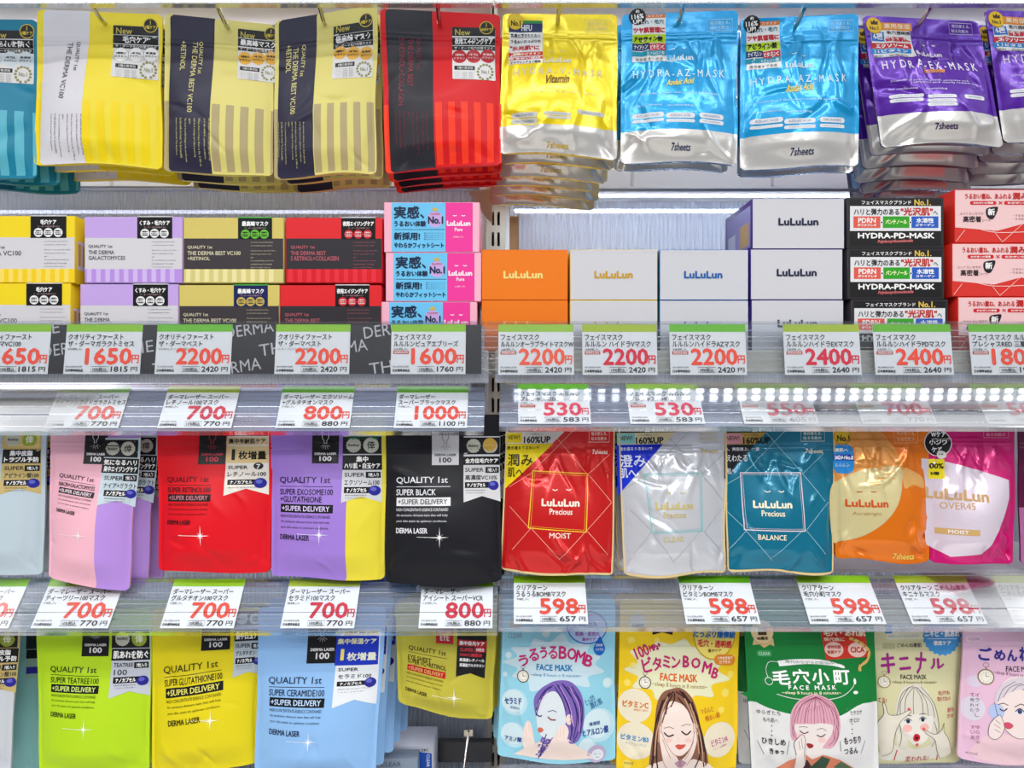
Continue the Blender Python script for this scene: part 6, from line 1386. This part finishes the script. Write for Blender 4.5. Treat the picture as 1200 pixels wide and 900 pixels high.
sh.disc(mb, 1195, 834, 4, M('#f0f0f4', 'label'), 6, ry=3); sh.disc(mb, 1195, 834, 2.6, M('#384878', 'label'), 7); lid(sh, mb, [(1190, 834), (1195, 830.5), (1200, 834)], INK, 1.0); lid(sh, mb, [(1172, 831), (1176, 833), (1180, 830)], INK, 1.2); sh.line(mb, [(1170, 826), (1176, 824), (1181, 826)], 0.7, INK, 8); sh.line(mb, [(1189, 829), (1196, 825), (1202, 827)], 0.8, INK, 8)
sh.disc(mb, 1168, 834, 8, M('#b4c4e8', 'label'), 5, ry=9); sh.poly(mb, spline([(1177, 848), (1182, 846.5), (1187, 850), (1183, 854), (1178, 853)], True, 3), M('#d05068', 'label'), 8)
hand = [(1160, 862), (1161, 850), (1166, 842), (1171, 838), (1174, 844), (1176, 852), (1172, 862), (1166, 866)]; sh.poly(mb, spline(hand, True, 4), SKP, 8); sh.line(mb, spline(hand, True, 4), 0.5, INK, 9, True)
for a, b in (((1167, 844), (1172, 848)), ((1165, 849), (1172, 853)), ((1166, 855), (1172, 858))): sh.line(mb, [a, b], 0.4, INK, 10)
for i, t in enumerate('イライラして荒れた'): sh.text(mb, t, 1143 - (i > 4) * 6, 812 + (i % 5) * 6, 1147 - (i > 4) * 6, 816 + (i % 5) * 6, M('#604868', 'label'), 0, 6)
for i, t in enumerate('ゆらぎやすい肌'): sh.text(mb, t, 1144 - (i > 3) * 6, 850 + (i % 4) * 6, 1148 - (i > 3) * 6, 854 + (i % 4) * 6, M('#a05878', 'label'), 0, 6)
sh.rect(mb, 1132, 745, 1151, 752, M('#f0d0e0', 'label'), 1, r=3); sh.text(mb, 'CLEAR', 1135, 747, 1149, 750.5, M('#a888a8', 'label'), 0, 4); sh.text(mb, 'KOSÉ', 1133, 881, 1145, 884, M('#806078', 'label'), 0, 4)
p.done('pink bag with a short haired face drawing at the right edge', CG, step(1, 0.003, 0.027, 0.001, 0.001, 19), 'pink illustrated bag')
# ================================================================ HOOKS AND THE THINGS BEHIND THE BOTTOM ROW
HK1, HK2 = mat('#cfc8b8', 'metal'), mat('#2c2a2c', 'plastic')


def hook(px, py, y, label, m, tip=0.030, up=0.011, back=0.325, r=0.0027):
    a = P(px, py, y); x, z = a.x, a.z; root = empty('display_hook', (x, back, z), label, 'hook', 'display hooks')
    mb = MB(); mb.tube([(x, back, z), (x, y, z), (x, y - 0.006, z + 0.0015), (x, y - tip * 0.6, z + up * 0.6), (x, y - tip, z + up)], r, m, 10); mb.build('hook_wire', root)
    mb = MB(); mb.box((x - 0.012, back, z - 0.010), (x + 0.012, back + 0.008, z + 0.010), m, 0.001); mb.build('hook_plate', root)


N1 = ['white banded yellow bag', 'left gold and navy bag', 'right gold and navy bag', 'red and black bag', 'yellow glossy bag', 'left bright blue bag', 'right bright blue bag', 'purple bag']
for (px, py), n in zip(((120, 25), (265, 30), (380, 27), (515, 26), (654, 25), (796, 25), (934, 29), (1078, 28)), N1): hook(px, py, 0.042, 'chrome hook tip poking out through the ' + n, HK1)
for px, py, n in ((1030, 502, 'orange glossy bag'), (1160, 498, 'magenta bag')):
    a = P(px, py, 0.05); x, z = a.x, a.z; root = empty('display_hook', (x, 0.28, z), 'black wire hook with a bent end through the ' + n, 'hook', 'display hooks')
    mb = MB(); mb.tube([(x, 0.28, z), (x, 0.05, z), (x - 0.001, 0.042, z), (x - 0.006, 0.038, z), (x - 0.022, 0.038, z - 0.002)], 0.0019, HK2, 10); mb.build('hook_wire', root)
    mb = MB(); mb.box((x - 0.012, 0.28, z - 0.010), (x + 0.012, 0.288, z + 0.010), HK2, 0.001); mb.build('hook_plate', root)

# black bar, hooks and cartons seen under the small olive bag
a, b = P(440, 891, 0.27), P(577, 866, 0.27)
mb = MB(); mb.box((a.x, 0.262, a.z), (b.x, 0.275, b.z), mat('#2c2b2e', 'plastic'), 0.0015)
tag(mb.build('hook_bar', None, ((a.x + b.x) / 2, 0.27, a.z)), 'black bar across the back below the small olive bag', 'bar')
for px, py, n in ((469, 858, 'leaning in front of the white carton'), (549, 858, 'in front of the black bar')):
    a = P(px, py, 0.262); x, z = a.x, a.z; root = empty('display_hook', (x, 0.262, z), 'thin chrome wire hook ' + n, 'hook', 'display hooks')
    mb = MB(); e = P(px - 3, 905, 0.06); mb.tube([(x, 0.262, z), (x, 0.115, z), (e.x, 0.06, z - 0.045), (e.x, 0.045, z - 0.044), (e.x, 0.04, z - 0.03)], 0.0018, HK1, 10); mb.build('hook_wire', root)
    mb = MB(); mb.box((x - 0.008, 0.262 - 0.004, z - 0.006), (x + 0.008, 0.262, z + 0.006), HK1, 0.001); mb.build('hook_plate', root)


def carton(x0, x1, ytop, y, depth, label, art, side='#c9ccd6'):
    a, b = P(x0, ytop, y), P(x1, ytop, y); root = empty('carton', ((a.x + b.x) / 2, y + depth / 2, ZD - 0.002), label, 'box', 'white cartons behind the bottom row')
    mb = MB(); mb.box((a.x, y, ZD - 0.002), (b.x, y + depth, a.z), mat(side, 'card'), 0.0008)
    sh = Sheet((x0 + 1, ytop + 1, y), (x1 - 1, ytop + 1, y), (x1 - 1, ytop + 60, y), (x0 + 1, ytop + 60, y)); art(sh, mb); mb.build('carton_body', root)


def art1(sh, mb):
    sh.poly(mb, [(484, 883), (492, 881), (506, 883), (506, 925), (484, 925)], M('#1c58c0', 'label'), 2); sh.text(mb, 'CLEAR SKIN', 500, 884, 503.5, 910, WHT, 0.1, 5, side='cw'); sh.text(mb, 'DRY', 494, 877.5, 502, 880.5, M('#222', 'label'), 0.1, 5)
carton(452, 508, 875, 0.17, 0.07, 'white carton with a blue patch behind the light blue bag', art1)
carton(438, 489, 889, 0.135, 0.03, 'low grey carton in front of the white carton', lambda sh, mb: sh.text(mb, 'CLEAR', 446, 893, 470, 898, M('#5a6478', 'label'), 0.1, 5), '#8a98a8')
# small cream bracket with clear clip behind the orange boxes
a, b = P(597, 411, 0.19), P(608, 254, 0.19)
mb = MB(); mb.box((a.x, 0.185, ZA), (b.x, 0.196, b.z), mat('#b8a478', 'paint'), 0.001)
tag(mb.build('side_stop', None, ((a.x + b.x) / 2, 0.19, ZA)), 'tan upright stop at the left end of the glowing panel', 'stop')
